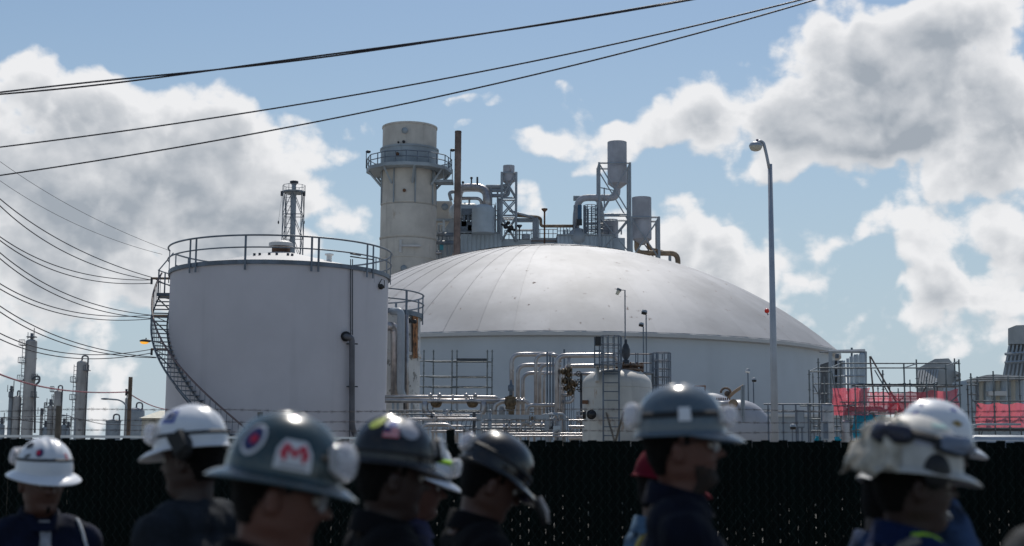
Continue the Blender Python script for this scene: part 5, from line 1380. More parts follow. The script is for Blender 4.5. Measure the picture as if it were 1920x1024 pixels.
for k, (z, off) in enumerate(strands):
    mb = MB(); pa, pb = [], []; n_ = 376
    for i in range(n_ + 1):
        x = -9.25 + 18.4 * i / n_; sg = .012 * math.sin(x * 1.3 + k) + .004 * math.sin(x * 4.1 + k * 2)
        c = fpt(x, z + sg, -.05 + off); a = i * 1.9
        pa.append(c + V((0, math.cos(a), math.sin(a))) * .0028); pb.append(c - V((0, math.cos(a), math.sin(a))) * .0028)
    mb.tube(pa, .0024, 3, cap=False); mb.tube(pb, .0024, 3, cap=False)
    x = -9.2
    while x < 9.1:
        sg = .012 * math.sin(x * 1.3 + k) + .004 * math.sin(x * 4.1 + k * 2); c = fpt(x, z + sg, -.05 + off)
        for s_ in (-1, 1): mb.tube([c + V((-.012 * s_, .006, -.016)), c + V((.012 * s_, -.006, .016))], .0016, 3)
        x += .125
    mb.build('barbed_wire', WIRE, fence)

# ================================================================ PEOPLE
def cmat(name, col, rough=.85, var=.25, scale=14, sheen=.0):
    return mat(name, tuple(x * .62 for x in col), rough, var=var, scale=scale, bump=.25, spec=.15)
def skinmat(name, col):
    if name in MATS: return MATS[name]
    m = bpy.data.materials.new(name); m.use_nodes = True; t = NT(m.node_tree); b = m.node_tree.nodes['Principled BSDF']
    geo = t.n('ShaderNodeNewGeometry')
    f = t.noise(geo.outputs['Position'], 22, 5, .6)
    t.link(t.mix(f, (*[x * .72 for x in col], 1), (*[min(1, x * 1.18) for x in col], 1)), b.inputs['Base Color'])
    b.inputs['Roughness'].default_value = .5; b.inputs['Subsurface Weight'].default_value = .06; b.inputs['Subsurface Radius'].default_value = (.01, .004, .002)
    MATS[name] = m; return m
EYEW = mat('eye_white', (.55, .53, .50), .25); IRIS = mat('dark_iris', (.02, .012, .008), .2)
HAIRD = mat('dark_hair', (.006, .005, .004), .8, var=.4, scale=40, bump=.6, spec=.15)
LIME = mat('lime_reflective_tape', (.45, .78, .03), .5, var=.08, scale=20)
SILV = mat('silver_reflective_tape', (.55, .55, .56), .35, var=.1, scale=20)

def lerp_tab(tab, z):
    for i in range(len(tab) - 1):
        if z <= tab[i + 1][0]:
            t = (z - tab[i][0]) / (tab[i + 1][0] - tab[i][0]); t = max(0, min(1, t)); t = t * t * (3 - 2 * t) * .5 + t * .5
            return tab[i][1] + (tab[i + 1][1] - tab[i][1]) * t
    return tab[-1][1]
FRONT = [(-.09, .045), (-.03, .045), (-.005, .062), (.006, .084), (.022, .094), (.038, .090), (.050, .087), (.058, .094), (.064, .089), (.070, .096), (.080, .091), (.100, .094), (.125, .088), (.140, .097), (.165, .098), (.190, .088), (.212, .068), (.228, .038), (.236, .001)]
BACK = [(-.09, -.062), (-.03, -.058), (.0, -.056), (.04, -.066), (.08, -.086), (.13, -.099), (.17, -.097), (.195, -.084), (.215, -.062), (.229, -.034), (.236, -.001)]
HALF = [(-.09, .058), (-.03, .056), (.0, .052), (.02, .053), (.05, .064), (.09, .071), (.13, .076), (.165, .075), (.19, .067), (.212, .050), (.228, .028), (.236, .001)]
def head_pt(z, a, grow=0.0):
    fx, bx, hw = lerp_tab(FRONT, z), lerp_tab(BACK, z), lerp_tab(HALF, z)
    ca, sa = math.cos(a), math.sin(a)
    cx = -.008
    ex = 2.0
    if ca >= 0:
        k = .82 if z < .06 else .9
        x = cx + (fx - cx) * abs(ca) ** k; y = hw * (1 if sa >= 0 else -1) * abs(sa) ** (1.12 if z < .06 else 1.0)
    else:
        x = cx + (bx - cx) * -abs(ca) ** .9 * -1 if False else cx - (cx - bx) * abs(ca) ** .9; y = hw * (1 if sa >= 0 else -1) * abs(sa) ** .9
    # nose, eye sockets, cheeks
    if ca > .3:
        nz = max(0, 1 - abs(y) / (.010 + .010 * max(0, min(1, (.115 - z) / .03))))
        prof = 0
        if .079 < z < .135: prof = (.135 - z) / (.135 - .088) * .031 if z > .088 else .031 * (z - .079) / .009
        x += prof * min(1, nz * 1.6)
        for s_ in (-1, 1):
            d2 = ((y - s_ * .031) / .015) ** 2 + ((z - .116) / .010) ** 2; x -= .010 * math.exp(-d2)
            d2 = ((y - s_ * .034) / .018) ** 2 + ((z - .086) / .016) ** 2; x += .005 * math.exp(-d2)
        d2 = (y / .022) ** 2 + ((z - .0635) / .0022) ** 2; x -= .004 * math.exp(-d2)
    if grow:
        n_ = V((x - cx, y, (z - .12) * .5)).normalized(); x += n_.x * grow; y += n_.y * grow
    return V((x, y, z))
def head_mesh(mb, T):
    zs_ = [-.09, -.06, -.03, -.012, -.004, .002, .008, .014, .022, .03, .038, .045, .051, .056, .060, .0635, .067, .072, .078, .082, .086, .09, .095, .101, .107, .113, .119, .125, .131, .138, .146, .155, .165, .176, .188, .198, .207, .215, .222, .228, .232, .2355]
    n = 56; vs = [T @ head_pt(z, 2 * PI * i / n) for z in zs_ for i in range(n)]
    fs = [(j * n + i, j * n + (i + 1) % n, (j + 1) * n + (i + 1) % n, (j + 1) * n + i) for j in range(len(zs_) - 1) for i in range(n)]
    fs.append(tuple(range(n))[::-1]); fs.append(tuple((len(zs_) - 1) * n + i for i in range(n)))
    mb.add(vs, fs, True)
def capsule(mb, a, b_, r0, r1, n=14, flat=1.0, M=None):
    a, b_ = V(a), V(b_); d = (b_ - a); L = d.length; t = d / L
    pts, rs = [], []
    for k in range(5): 
        u = PI / 2 * k / 4; pts.append(a - t * r0 * math.cos(u)); rs.append(max(1e-3, r0 * math.sin(u)))
    for k in range(1, 4): pts.append(a + d * k / 4); rs.append(r0 + (r1 - r0) * k / 4)
    for k in range(5):
        u = PI / 2 * k / 4; pts.append(b_ + t * r1 * math.sin(u)); rs.append(max(1e-3, r1 * math.cos(u)))
    mb.tube(pts, rs, n)
FS = bpy.data.scenes.new('workshop')
def fuse(name, mb, voxel, m, parent, smooth=2, wrinkle=0.0, wscale=9, cut=None, seed=0):
    """merge overlapping closed shapes into one continuous skin"""
    me = bpy.data.meshes.new(name); me.from_pydata(mb.v, [], mb.f); me.update()
    o = bpy.data.objects.new(name, me); FS.collection.objects.link(o)
    md = o.modifiers.new('r', 'REMESH'); md.mode = 'VOXEL'; md.voxel_size = voxel; md.use_smooth_shade = True
    ms = o.modifiers.new('s', 'SMOOTH'); ms.iterations = smooth; ms.factor = .5
    
    with bpy.context.temp_override(scene=FS, view_layer=FS.view_layers[0]):
        dg = bpy.context.evaluated_depsgraph_get(); me2 = bpy.data.meshes.new_from_object(o.evaluated_get(dg))
    o.modifiers.clear(); FS.collection.objects.unlink(o); C.objects.link(o); o.data = me2; bpy.data.meshes.remove(me)
    me2.name = name
    if wrinkle:
        nn = [n_.vector.copy() for n_ in me2.vertex_normals]; cc = []
        for v, nv in zip(me2.vertices, nn):
            p = v.co; q_ = V((p.x, p.y, p.z * .75)) * wscale + V((seed, seed * 2, 0))
            w_ = 1 - abs(noise.noise(q_) + .5 * noise.noise(q_ * 2.1)) * 2.2
            cc += list(p + nv * (wrinkle * w_))
        me2.vertices.foreach_set('co', cc); me2.update()
    me2.materials.clear(); me2.materials.append(m)
    me2.polygons.foreach_set('use_smooth', [True] * len(me2.polygons))
    o.parent = parent; LOC[o.name] = origin(parent)
    return o

# ---- hard hats --------------------------------------------------
HA, HB, HH = .132, .112, .140
class Hat:
    def __init__(s, style, T, full=.040, front=.050):
        s.style, s.T, s.full, s.front = style, T, full, front; s.k = 1.0
    def surf(s, th, t, off=0.0):
        """t from 0 at the crown to 1 at the rim"""
        u = t * PI / 2
        rho = math.sin(u) ** .92; z = HH * math.cos(u) ** .82 if t < 1 else 0
        x, y = HA * rho * math.cos(th), HB * rho * math.sin(th)
        fade = max(0, 1 - t * 1.15)
        z += .007 * math.exp(-(y / .010) ** 2) * min(1, fade * 3) + .004 * math.exp(-((abs(y) - .035) / .008) ** 2) * min(1, fade * 3)
        z += .012 * math.cos(th) * (t ** 2) * 0
        nv = V((x / HA ** 2, y / HB ** 2, max(z, 0.02) / HH ** 2)).normalized()
        return V((x, y, z)) + nv * off
    def brimw(s, th):
        c = math.cos(th)
        if s.style == 'full': return s.full * .72 + (s.front - s.full * .72) * max(0, c) ** 2 + (s.full - s.full * .72) * max(0, -c) ** 2
        return .007 + .055 * max(0, c - .15) ** .8
    def shell(s, parent, m, name='hard_hat'):
        n = 64; ts = [0.004, .08, .16, .24, .32, .4, .48, .56, .64, .72, .8, .87, .93, .97, 1.0]
        mb = MB(); vs = []; rows = 0
        for t in ts:
            for i in range(n): vs.append(s.surf(2 * PI * i / n, t))
            rows += 1
        for q_ in (.25, .5, .75, 1.0):
            for i in range(n):
                th = 2 * PI * i / n; p = s.surf(th, 1.0); w_ = s.brimw(th) * q_
                o = V((math.cos(th), math.sin(th) * 1.0, 0)); vs.append(p + o * w_ + V((0, 0, -w_ * (.18 + .34 * q_) - (.0 if s.style == 'full' else 0))))
            rows += 1
        # turned edge and inside
        base = rows - 1
        for dx, dz in ((.0015, -.002), (0, -.005), (-.003, -.0045)):
            for i in range(n):
                th = 2 * PI * i / n; vs.append(vs[base * n + i] + V((math.cos(th) * dx, math.sin(th) * dx, dz)))
            rows += 1
        for i in range(n): vs.append(s.surf(2 * PI * i / n, .995, -.004) + V((0, 0, -.004)))
        rows += 1
        for t in (.9, .7, .5, .3, .01):
            for i in range(n): vs.append(s.surf(2 * PI * i / n, t, -.004))
            rows += 1
        fs = [(j * n + i, (j + 1) * n + i, (j + 1) * n + (i + 1) % n, j * n + (i + 1) % n) for j in range(rows - 1) for i in range(n)]
        fs.append(tuple(range(n)))
        mb.add([s.T @ v for v in vs], fs, True)
        o = mb.build(name, m, parent); s.obj = o; return o
    def shape(s, pts2, th0, t0, m, name='sticker', off=.0016, rot=0.0, z_n=1, label=None):
        """polygon grid faces given as a list of convex quads in metres, laid on the shell around (th0, t0)"""
        mb = MB()
        for quad in pts2:
            n_ = 4; vs = []
            for j in range(n_ + 1):
                for i in range(n_ + 1):
                    u, v = i / n_, j / n_
                    a = quad[0] * (1 - u) * (1 - v) if False else None
                    X = (quad[0][0] * (1 - u) + quad[1][0] * u) * (1 - v) + (quad[3][0] * (1 - u) + quad[2][0] * u) * v
                    Y = (quad[0][1] * (1 - u) + quad[1][1] * u) * (1 - v) + (quad[3][1] * (1 - u) + quad[2][1] * u) * v
                    X *= s.k; Y *= s.k
                    Xr = X * math.cos(rot) - Y * math.sin(rot); Yr = X * math.sin(rot) + Y * math.cos(rot)
                    vs.append(s.T @ s.surf(th0 + Xr / .118, t0 - Yr / (.20), off))
            mb.add(vs, [(j * (n_ + 1) + i, j * (n_ + 1) + i + 1, (j + 1) * (n_ + 1) + i + 1, (j + 1) * (n_ + 1) + i) for j in range(n_) for i in range(n_)], True)
        o = mb.build(name, m, s.obj)
        if label: o['label'] = label
        return o
    def disc(s, r, th0, t0, m, rx=1.0, ry=1.0, **k):
        q_ = []
        for i in range(12):
            a0, a1 = 2 * PI * i / 12, 2 * PI * (i + 1) / 12; am = (a0 + a1) / 2
            q_.append([(0, 0), (r * rx * math.cos(a0), r * ry * math.sin(a0)), (r * rx * math.cos(am), r * ry * math.sin(am)), (r * rx * math.cos(a1), r * ry * math.sin(a1))])
        return s.shape(q_, th0, t0, m, **k)
    def band(s, t, wdt, m, name='goggle_strap', th0=0, th1=2 * PI, off=.003, tilt=0.0, n=48):
        mb = MB(); vs = []
        for i in range(n + 1):
            th = th0 + (th1 - th0) * i / n; tt = t + tilt * math.cos(th)
            for (dt, of) in ((-wdt / .4, .0005), (-wdt / .4, off), (wdt / .4, off), (wdt / .4, .0005)): vs.append(s.T @ s.surf(th, min(.995, tt + dt), of))
        fs = [(i * 4 + k, i * 4 + (k + 1) % 4, i * 4 + 4 + (k + 1) % 4, i * 4 + 4 + k) for i in range(n) for k in range(4)]
        mb.add(vs, fs, True); return mb.build(name, m, s.obj)
    def goggles(s, thc, lens, frame, half=.62, z0=.012, z1=.078, off=.034):
        """goggles pushed up onto the shell around angle thc"""
        def gp(u, v, o_):
            th = thc + half * u; zz = z0 + (z1 - z0) * v
            t = 1 - zz / HH * .62
            v = .5 + (v - .5) * (1 - .45 * abs(u) ** 3); zz = z0 + (z1 - z0) * v; t = 1 - zz / HH * .62; sh = (1 - abs(u) ** 2.5) * (1 - abs(2 * v - 1) ** 3)
            notch = .012 * math.exp(-(u / .12) ** 2) * (1 - v)
            p = s.surf(th, t, .004 + o_ * (.45 + .55 * sh)); p.z += notch; return p
        N, Mv = 20, 8
        for nm_, o_, mt, shr in (('goggle_lens', off, lens, .90), ('goggle_frame', off * .72, frame, 1.0)):
            mb = MB(); vs = []
            for layer in (0, 1):
                for j in range(Mv + 1):
                    for i in range(N + 1):
                        u = (2 * i / N - 1) * shr; v = .5 + (j / Mv - .5) * shr
                        vs.append(s.T @ gp(u, v, o_ if layer == 0 else (o_ - .004 if nm_ == 'goggle_lens' else .001)))
            K_ = (N + 1) * (Mv + 1)
            for j in range(Mv):
                for i in range(N):
                    a = j * (N + 1) + i; q_ = (a, a + 1, a + N + 2, a + N + 1)
                    ring_ = nm_ == 'goggle_frame' and (1 <= i < N - 1 and 1 <= j < Mv - 1)
                    if not ring_: mb.f.append(list(q_)); mb.f.append([x + K_ for x in q_][::-1])
            for (idx) in ([(j * (N + 1)) for j in range(Mv + 1)], [(j * (N + 1) + N) for j in range(Mv + 1)], list(range(N + 1)), [Mv * (N + 1) + i for i in range(N + 1)]):
                for a, b_ in zip(idx[:-1], idx[1:]): mb.f.append([a, b_, b_ + K_, a + K_])
            mb.v = vs; mb.sm = [True] * len(mb.f); mb.mi = [0] * len(mb.f)
            mb.build(nm_, mt, s.obj)

def plastic(name, col, rough=.18, var=.06, scuff=.0, coat=.4):
    return mat(name, col, rough, var=var, scale=3, coat=coat, streak=scuff)
def clear(name, col, alpha):
    m = bpy.data.materials.new(name); m.use_nodes = True; t = NT(m.node_tree); b = m.node_tree.nodes['Principled BSDF']
    b.inputs['Base Color'].default_value = (*col, 1); b.inputs['Roughness'].default_value = .12; b.inputs['Alpha'].default_value = alpha
    return m
HATW = plastic('white_hard_hat_plastic', (.72, .73, .76), .32, .04, .15, .15)
HATW2 = plastic('scuffed_white_hard_hat', (.56, .54, .50), .5, .12, .35, .05)
HATG = plastic('dark_green_grey_hard_hat', (.022, .045, .050), .20, .1)
HATB = plastic('black_hard_hat_plastic', (.005, .005, .006), .22, .05, 0, .2)
HATS = plastic('slate_grey_hard_hat', (.085, .115, .14), .22, .08)
LENSW = clear('milky_goggle_lens', (.80, .80, .86), .30)
LENSC = clear('clear_safety_lens', (.70, .74, .80), .38)
FRW = clear('goggle_frame_vinyl', (.62, .61, .62), .55)
FRB = mat('black_rubber', (.010, .010, .011), .55)
S_WHITE = mat('sticker_white', (.74, .74, .76), .5); S_BLUE = mat('sticker_blue', (.035, .08, .38), .5); S_RED = mat('sticker_red', (.62, .015, .05), .5)
S_NAVY = mat('sticker_navy', (.02, .025, .12), .5); S_YEL = mat('sticker_lime_yellow', (.55, .62, .10), .5); S_GREY = mat('sticker_silver', (.36, .36, .40), .4)
S_GOLD = mat('sticker_gold', (.30, .20, .06), .5); S_BLACK = mat('sticker_black', (.01, .01, .012), .5)
def rect(w_, h, cx=0, cy=0): return [(cx - w_ / 2, cy - h / 2), (cx + w_ / 2, cy - h / 2), (cx + w_ / 2, cy + h / 2), (cx - w_ / 2, cy + h / 2)]

# ---- a whole worker ---------------------------------------------
def person(label, px_, ptop, d, face, skin, shirt, hat=None, hat_mat=None, pants=(.02, .025, .04), yaw=0, pitch=0, roll=0, collar=True, hair=HAIRD, beard=None,
           glasses=False, stride=.22, swing=.3, arm=None, full=.040, front=.050, sleeves=True, build_=1.0, lean=0.0, hat_tilt=0):
    """px_, ptop: where the crown of the hat stands in the photograph, d metres ahead; face: heading in degrees, 0 = right"""
    top = W(px_, ptop, d); H_ = top.z - .040; 
    t = thing('person', label, 'person', (top.x, d, 0), 'workers in hard hats walking past the fence')
    Bz = Matrix.Translation((top.x, d, 0)) @ Matrix.Rotation(R(face), 4, 'Z')
    k = H_ / 1.78
    hz = H_ - .236
    Hm = Bz @ Matrix.Translation((lean, 0, hz)) @ Matrix.Rotation(R(yaw), 4, 'Z') @ Matrix.Rotation(R(pitch), 4, 'Y') @ Matrix.Rotation(R(roll), 4, 'X')
    Hh = Hm; KH = 1.075; Hm = Hm @ Matrix.Translation((0, 0, .236)) @ Matrix.Scale(KH, 4) @ Matrix.Translation((0, 0, -.236))
    sh_z = hz - .090; chest = hz - .30; hip = .93 * k; knee = .50 * k
    P_ = lambda x, y, z: Bz @ V((x, y, z))
    b = MB()
    head_mesh(b, Hm)
    for s_ in (-1, 1):   # ears
        M3 = Hm.to_3x3(); b.sphere(Hm @ V((-.012, s_ * .078, .098)), (.017, .008, .031), 14, 10, M3)
        b.sphere(Hm @ V((-.014, s_ * .083, .108)), (.012, .007, .014), 10, 8, M3)
    w_ = build_
    capsule(b, P_(lean * .6 - .01, 0, sh_z - .02), Hm @ V((-.012, 0, .03)), .062, .056)
    capsule(b, P_(lean * .5 - .01, -.10 * w_, sh_z - .03), P_(lean * .5 - .01, .10 * w_, sh_z - .03), .07, .07)
    for yy in (-.075, 0, .075): capsule(b, P_(lean * .3, yy * w_, hip + .12), P_(lean * .5, yy * w_, chest + .05), .10, .115)
    capsule(b, P_(0, -.08, hip), P_(0, .08, hip), .11, .11)
    for s_ in (-1, 1):
        fx = s_ * stride
        kn = P_(fx * .5 + .03, s_ * .09, knee); an = P_(fx - (.05 if fx < 0 else 0), s_ * .09, .10)
        capsule(b, P_(0, s_ * .09, hip - .02), kn, .085, .058); capsule(b, kn, an, .056, .038)
        capsule(b, an + V((0, 0, -.05)), an + (Bz.to_3x3() @ V((.15, 0, -.055))), .04, .034)
        a0 = P_(lean * .5 - .005, s_ * .185 * w_, sh_z - .055)
        sw = -s_ * swing
        el = P_(lean * .4 + sw * .35, s_ * (.235 * w_), sh_z - .34); wr = P_(lean * .3 + sw * .6 + .08, s_ * (.235 * w_), sh_z - .585)
        if arm and arm[0] == s_: el, wr = P_(*arm[1]), P_(*arm[2])
        capsule(b, a0, el, .052, .042); capsule(b, el, wr, .041, .027)
        dd_ = (wr - el).normalized(); side = Bz.to_3x3() @ V((1, 0, 0)); side = (side - dd_ * side.dot(dd_)).normalized(); pn = dd_.cross(side)
        pm = wr + dd_ * .075; capsule(b, wr, pm - side * .018, .026, .018); capsule(b, wr, pm + side * .018, .026, .018); capsule(b, pm - side * .02, pm + side * .02, .015, .015)
        for f_, (o_, L_) in enumerate(((.030, .062), (.011, .074), (-.009, .070), (-.028, .054))):
            r0 = pm + side * o_; m1 = r0 + dd_ * L_ * .55 - pn * s_ * .012; m2 = m1 + dd_ * L_ * .40 - pn * s_ * .026
            capsule(b, r0, m1, .0095, .0088, 8); capsule(b, m1, m2, .0088, .0078, 8)
        r0 = wr + dd_ * .03 + side * .022; m1 = r0 + dd_ * .035 + side * .024 - pn * s_ * .01; capsule(b, r0, m1, .0115, .010, 8); capsule(b, m1, m1 + dd_ * .028 + side * .004 - pn * s_ * .01, .010, .009, 8)
        if s_ == -1: e1 = (a0, el, wr)
        else: e2 = (a0, el, wr)
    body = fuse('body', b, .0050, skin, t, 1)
    # eyes
    for s_ in (-1, 1):
        c = Hm @ V((.076, s_ * .031, .116)); mb = MB(); mb.sphere(c, .0115, 12, 8); e = mb.build('eye', EYEW, t)
        mb = MB(); mb.sphere(Hm @ V((.0855, s_ * .031, .1155)), (.0035, .0052, .0052), 10, 6, Hm.to_3x3()); mb.build('iris', IRIS, e)
    # shirt
    b = MB(); g_ = .018
    capsule(b, P_(lean * .5 - .014, -.112 * w_, sh_z - .03), P_(lean * .5 - .014, .112 * w_, sh_z - .03), .07 + g_, .07 + g_)
    capsule(b, P_(lean * .6 - .012, 0, sh_z - .03), P_(lean * .7 - .012, 0, sh_z + .025), .085, .066)
    for yy in (-.08, 0, .08): capsule(b, P_(lean * .2, yy * w_, hip + .02), P_(lean * .5, yy * w_, chest + .06), .115 + g_, .120 + g_)
    for (a0, el, wr) in (e1, e2):
        capsule(b, a0, el, .066 + g_ * .5, .056); 
        if sleeves: capsule(b, el, el.lerp(wr, .92), .056, .042)
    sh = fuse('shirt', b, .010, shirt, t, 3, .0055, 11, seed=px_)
    if collar:
        mb = MB(); vs = []
        n_ = 36
        for i in range(n_):
            a = 2 * PI * i / n_; gap = 1 if math.cos(a) < .93 else .6
            for (r, z) in ((.066, .010), (.072, .066 * gap), (.080, .064 * gap), (.098, .004)):
                vs.append(P_(lean * .65 - .012 + r * math.cos(a) * 1.08, r * math.sin(a), sh_z + .012 + z - .022 * math.cos(a)))
        fs = [(i * 4 + k_, i * 4 + k_ + 1, ((i + 1) % n_) * 4 + k_ + 1, ((i + 1) % n_) * 4 + k_) for i in range(n_) for k_ in range(3)]
        mb.add(vs, fs, True); mb.build('collar', shirt, t)
    b = MB(); capsule(b, P_(0, -.085, hip + .03), P_(0, .085, hip + .03), .125, .125)
    for s_ in (-1, 1):
        fx = s_ * stride; kn = P_(fx * .5 + .03, s_ * .09, knee); an = P_(fx - (.05 if fx < 0 else 0), s_ * .09, .12)
        capsule(b, P_(0, s_ * .09, hip - .02), kn, .105, .078); capsule(b, kn, an, .076, .068)
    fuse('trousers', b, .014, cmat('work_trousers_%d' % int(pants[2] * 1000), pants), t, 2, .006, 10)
    for s_ in (-1, 1):
        fx = s_ * stride; an = P_(fx - (.05 if fx < 0 else 0), s_ * .09, .08)
        b = MB(); capsule(b, an + V((0, 0, .06)), an + V((0, 0, -.02)), .055, .05); capsule(b, an + V((0, 0, -.02)), an + (Bz.to_3x3() @ V((.17, 0, -.03))), .05, .045)
        fuse('boot', b, .012, mat('work_boot_leather', (.06, .04, .025), .6), t, 1)
    # hair and beard
    def patch(name, cond, grow, m):
        mb = MB(); zs_ = [.0 + .185 * j / 24 - .03 for j in range(25)]; n = 56
        vs = [Hm @ head_pt(z, 2 * PI * i / n, grow + (.002 * noise.noise(V((i * .7, z * 90, 0))))) for z in zs_ for i in range(n)]
        fs = []
        for j in range(24):
            for i in range(n):
                z = zs_[j]; a = 2 * PI * (i + .5) / n; a = a if a < PI else a - 2 * PI
                if cond(z, abs(a)): fs.append((j * n + i, j * n + (i + 1) % n, (j + 1) * n + (i + 1) % n, (j + 1) * n + i))
        mb.add(vs, fs, True); o = mb.build(name, m, t)
        sd_ = o.modifiers.new('thickness', 'SOLIDIFY'); sd_.thickness = grow; sd_.offset = -1
    if hair: patch('hair', lambda z, a: z > (.035 + .105 * min(1, max(0, (2.25 - a) / .75)) if a > 1.5 else (.150 if a < 1.36 else .115)), .006, hair)
    if beard: patch('beard', lambda z, a: (a < 1.25 and -.015 < z < .034 + .022 * a) or (a < .32 and .070 < z < .077) , .004, beard)
    if glasses:
        for s_ in (-1, 1):
            mb = MB(); vs = []
            for j in range(5):
                for i in range(9):
                    u, v = i / 8, j / 4; a = s_ * (.06 + .62 * u); p = V((.098 * math.cos(a * .9) + .004, .078 * math.sin(a * 1.15), .098 + .036 * v)); vs.append(Hm @ p)
            mb.add(vs, [(j * 9 + i, j * 9 + i + 1, (j + 1) * 9 + i + 1, (j + 1) * 9 + i) for j in range(4) for i in range(8)], True)
            o = mb.build('safety_lens', LENSC, t); m_ = o.modifiers.new('thickness', 'SOLIDIFY'); m_.thickness = .0022
            mb = MB(); mb.tube([Hm @ V((.078, s_ * .062, .130)), Hm @ V((.03, s_ * .080, .126)), Hm @ V((-.02, s_ * .084, .116))], .0028, 6); mb.build('glasses_arm', FRB, t)
    hobj = None
    if hat:
        Th = Hh @ Matrix.Translation((.0, 0, .142)) @ Matrix.Rotation(R(hat_tilt), 4, 'Y')
        hobj = Hat(hat, Th, full, front); hobj.shell(t, hat_mat)
        mb = MB(); 
        pts = [Hm @ head_pt(.150, 2 * PI * i / 30, .012) for i in range(30)]
        mb.tube(pts, .009, 6, closed=True); mb.build('hat_sweatband', FRB, t)
    return t, hobj, Hm, P_, sh
def tape(t, sh, pts, wdt, m, name='reflective_tape', off=.004):
    """ribbon following the surface of a garment"""
    bv = BVHTree.FromPolygons([v.co for v in sh.data.vertices], [p.vertices for p in sh.data.polygons])
    P_ = []
    for i in range(len(pts) - 1):
        for k_ in range(8): P_.append(V(pts[i]).lerp(V(pts[i + 1]), k_ / 8))
    P_.append(V(pts[-1])); vs = []
    Q_ = []
    for p in P_:
        co, n_, _, _ = bv.find_nearest(p); Q_.append((co, n_))
    Q_ = [(sum((Q_[min(len(Q_) - 1, max(0, i + d))][0] for d in (-2, -1, 0, 1, 2)), V()) / 5, Q_[i][1]) for i in range(len(Q_))]
    for i, (co, n_) in enumerate(Q_):
        tg = (Q_[min(i + 1, len(Q_) - 1)][0] - Q_[max(i - 1, 0)][0]).normalized(); s_ = n_.cross(tg).normalized()
        for (a, b_) in ((-1, 0), (-1, 1), (1, 1), (1, 0)): vs.append(co + s_ * wdt / 2 * a + n_ * (off + .003) * b_)
    fs = [(i * 4 + k_, i * 4 + (k_ + 1) % 4, i * 4 + 4 + (k_ + 1) % 4, i * 4 + 4 + k_) for i in range(len(Q_) - 1) for k_ in range(4)]
    mb = MB(); mb.add([v for v in vs], fs, True)
    o = mb.build(name, m, t, at=(0, 0, 0)); o.location = -origin(t); LOC[o.name] = origin(t)
    return o
# garments made by fuse() keep world coordinates in their mesh: place them back
def settle(t):
    for o in t.children:
        if o.name.split('.')[0] in ('body', 'shirt', 'trousers', 'boot'): o.location = -t.location

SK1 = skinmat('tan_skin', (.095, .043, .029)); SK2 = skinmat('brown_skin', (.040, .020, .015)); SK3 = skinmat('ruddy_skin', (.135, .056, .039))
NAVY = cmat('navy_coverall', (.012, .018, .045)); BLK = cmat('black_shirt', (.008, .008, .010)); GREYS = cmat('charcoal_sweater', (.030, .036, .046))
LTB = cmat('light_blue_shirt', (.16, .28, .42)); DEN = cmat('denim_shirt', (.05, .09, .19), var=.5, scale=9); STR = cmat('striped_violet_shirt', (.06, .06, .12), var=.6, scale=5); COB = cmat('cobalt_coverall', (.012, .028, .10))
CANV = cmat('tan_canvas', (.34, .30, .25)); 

# 1: man at the far left, face towards the camera
t, h, Hm, P_, sh = person('man facing the camera at the far left in a white full brim hard hat', 82, 823, 5.9, -58, SK1, NAVY, 'full', HATW, pitch=10, yaw=4, beard=None, full=.045, front=.048, swing=.15, hat_tilt=-2)
h.band(.80, .010, FRB, tilt=-.05)
h.disc(.019, -.62, .60, S_NAVY); h.disc(.011, -.66, .60, S_RED, off=.003); h.shape([rect(.012, .03)], .55, .68, S_RED, rot=.2); h.disc(.024, -1.35, .45, S_BLACK, rx=1.3, ry=.8); h.shape([rect(.03, .012)], -1.1, .7, S_BLACK, rot=.4)
h.goggles(-2.3, LENSW, FRW, half=.45)
mb = MB(); 
o = tape(t, sh, [P_(.10, .19, 1.16), P_(.08, .17, 1.34), P_(.04, .14, 1.44)], .012, SILV, 'jacket_piping')
o = tape(t, sh, [P_(.17, 0, 1.24), P_(.14, 0, 1.36), P_(.10, 0, 1.44)], .045, cmat('pale_undershirt', (.5, .5, .54)), 'undershirt')
mb = MB(); mb.add([Hm @ head_pt(z, a, .002) for z in (.010, .022, .034) for a in (-.13, -.05, .05, .13)], [(j * 4 + i, j * 4 + i + 1, j * 4 + i + 5, j * 4 + i + 4) for j in range(2) for i in range(3)], True); o = mb.build('goatee', HAIRD, t); m_ = o.modifiers.new('thickness', 'SOLIDIFY'); m_.thickness = .002; m_.offset = 1
settle(t)

# 2: man in charcoal sweater, turned away to the left
t, h, Hm, P_, sh = person('worker in a white cap style hard hat turned away left, charcoal sweater, black ear piece', 368, 764, 4.85, 158, SK2, GREYS, 'cap', HATW, pitch=6, roll=0, collar=False, build_=1.12, swing=.1, hat_tilt=0)
h.k = 1.4; h.shape([rect(.048, .044)], 1.35, .50, S_BLUE, rot=-.1); h.shape([rect(.034, .030)], 1.35, .50, S_GREY, off=.003, rot=-.1); h.shape([rect(.018, .016)], 1.35, .50, S_NAVY, off=.0045, rot=-.1)
h.goggles(.55, LENSW, FRW, half=.55); h.band(.86, .010, FRB)
mb = MB(); mb.sphere(Hm @ V((-.035, .098, .145)), (.036, .022, .044), 16, 12, Hm.to_3x3()); mb.build('ear_muff', FRB, h.obj)
mb = MB(); mb.box(Hm @ V((-.035, .112, .16)), (.05, .03, .06), M=Hm.to_3x3() @ Matrix.Rotation(.5, 3, 'Y')); mb.build('lamp_clip', FRB, h.obj)
settle(t)

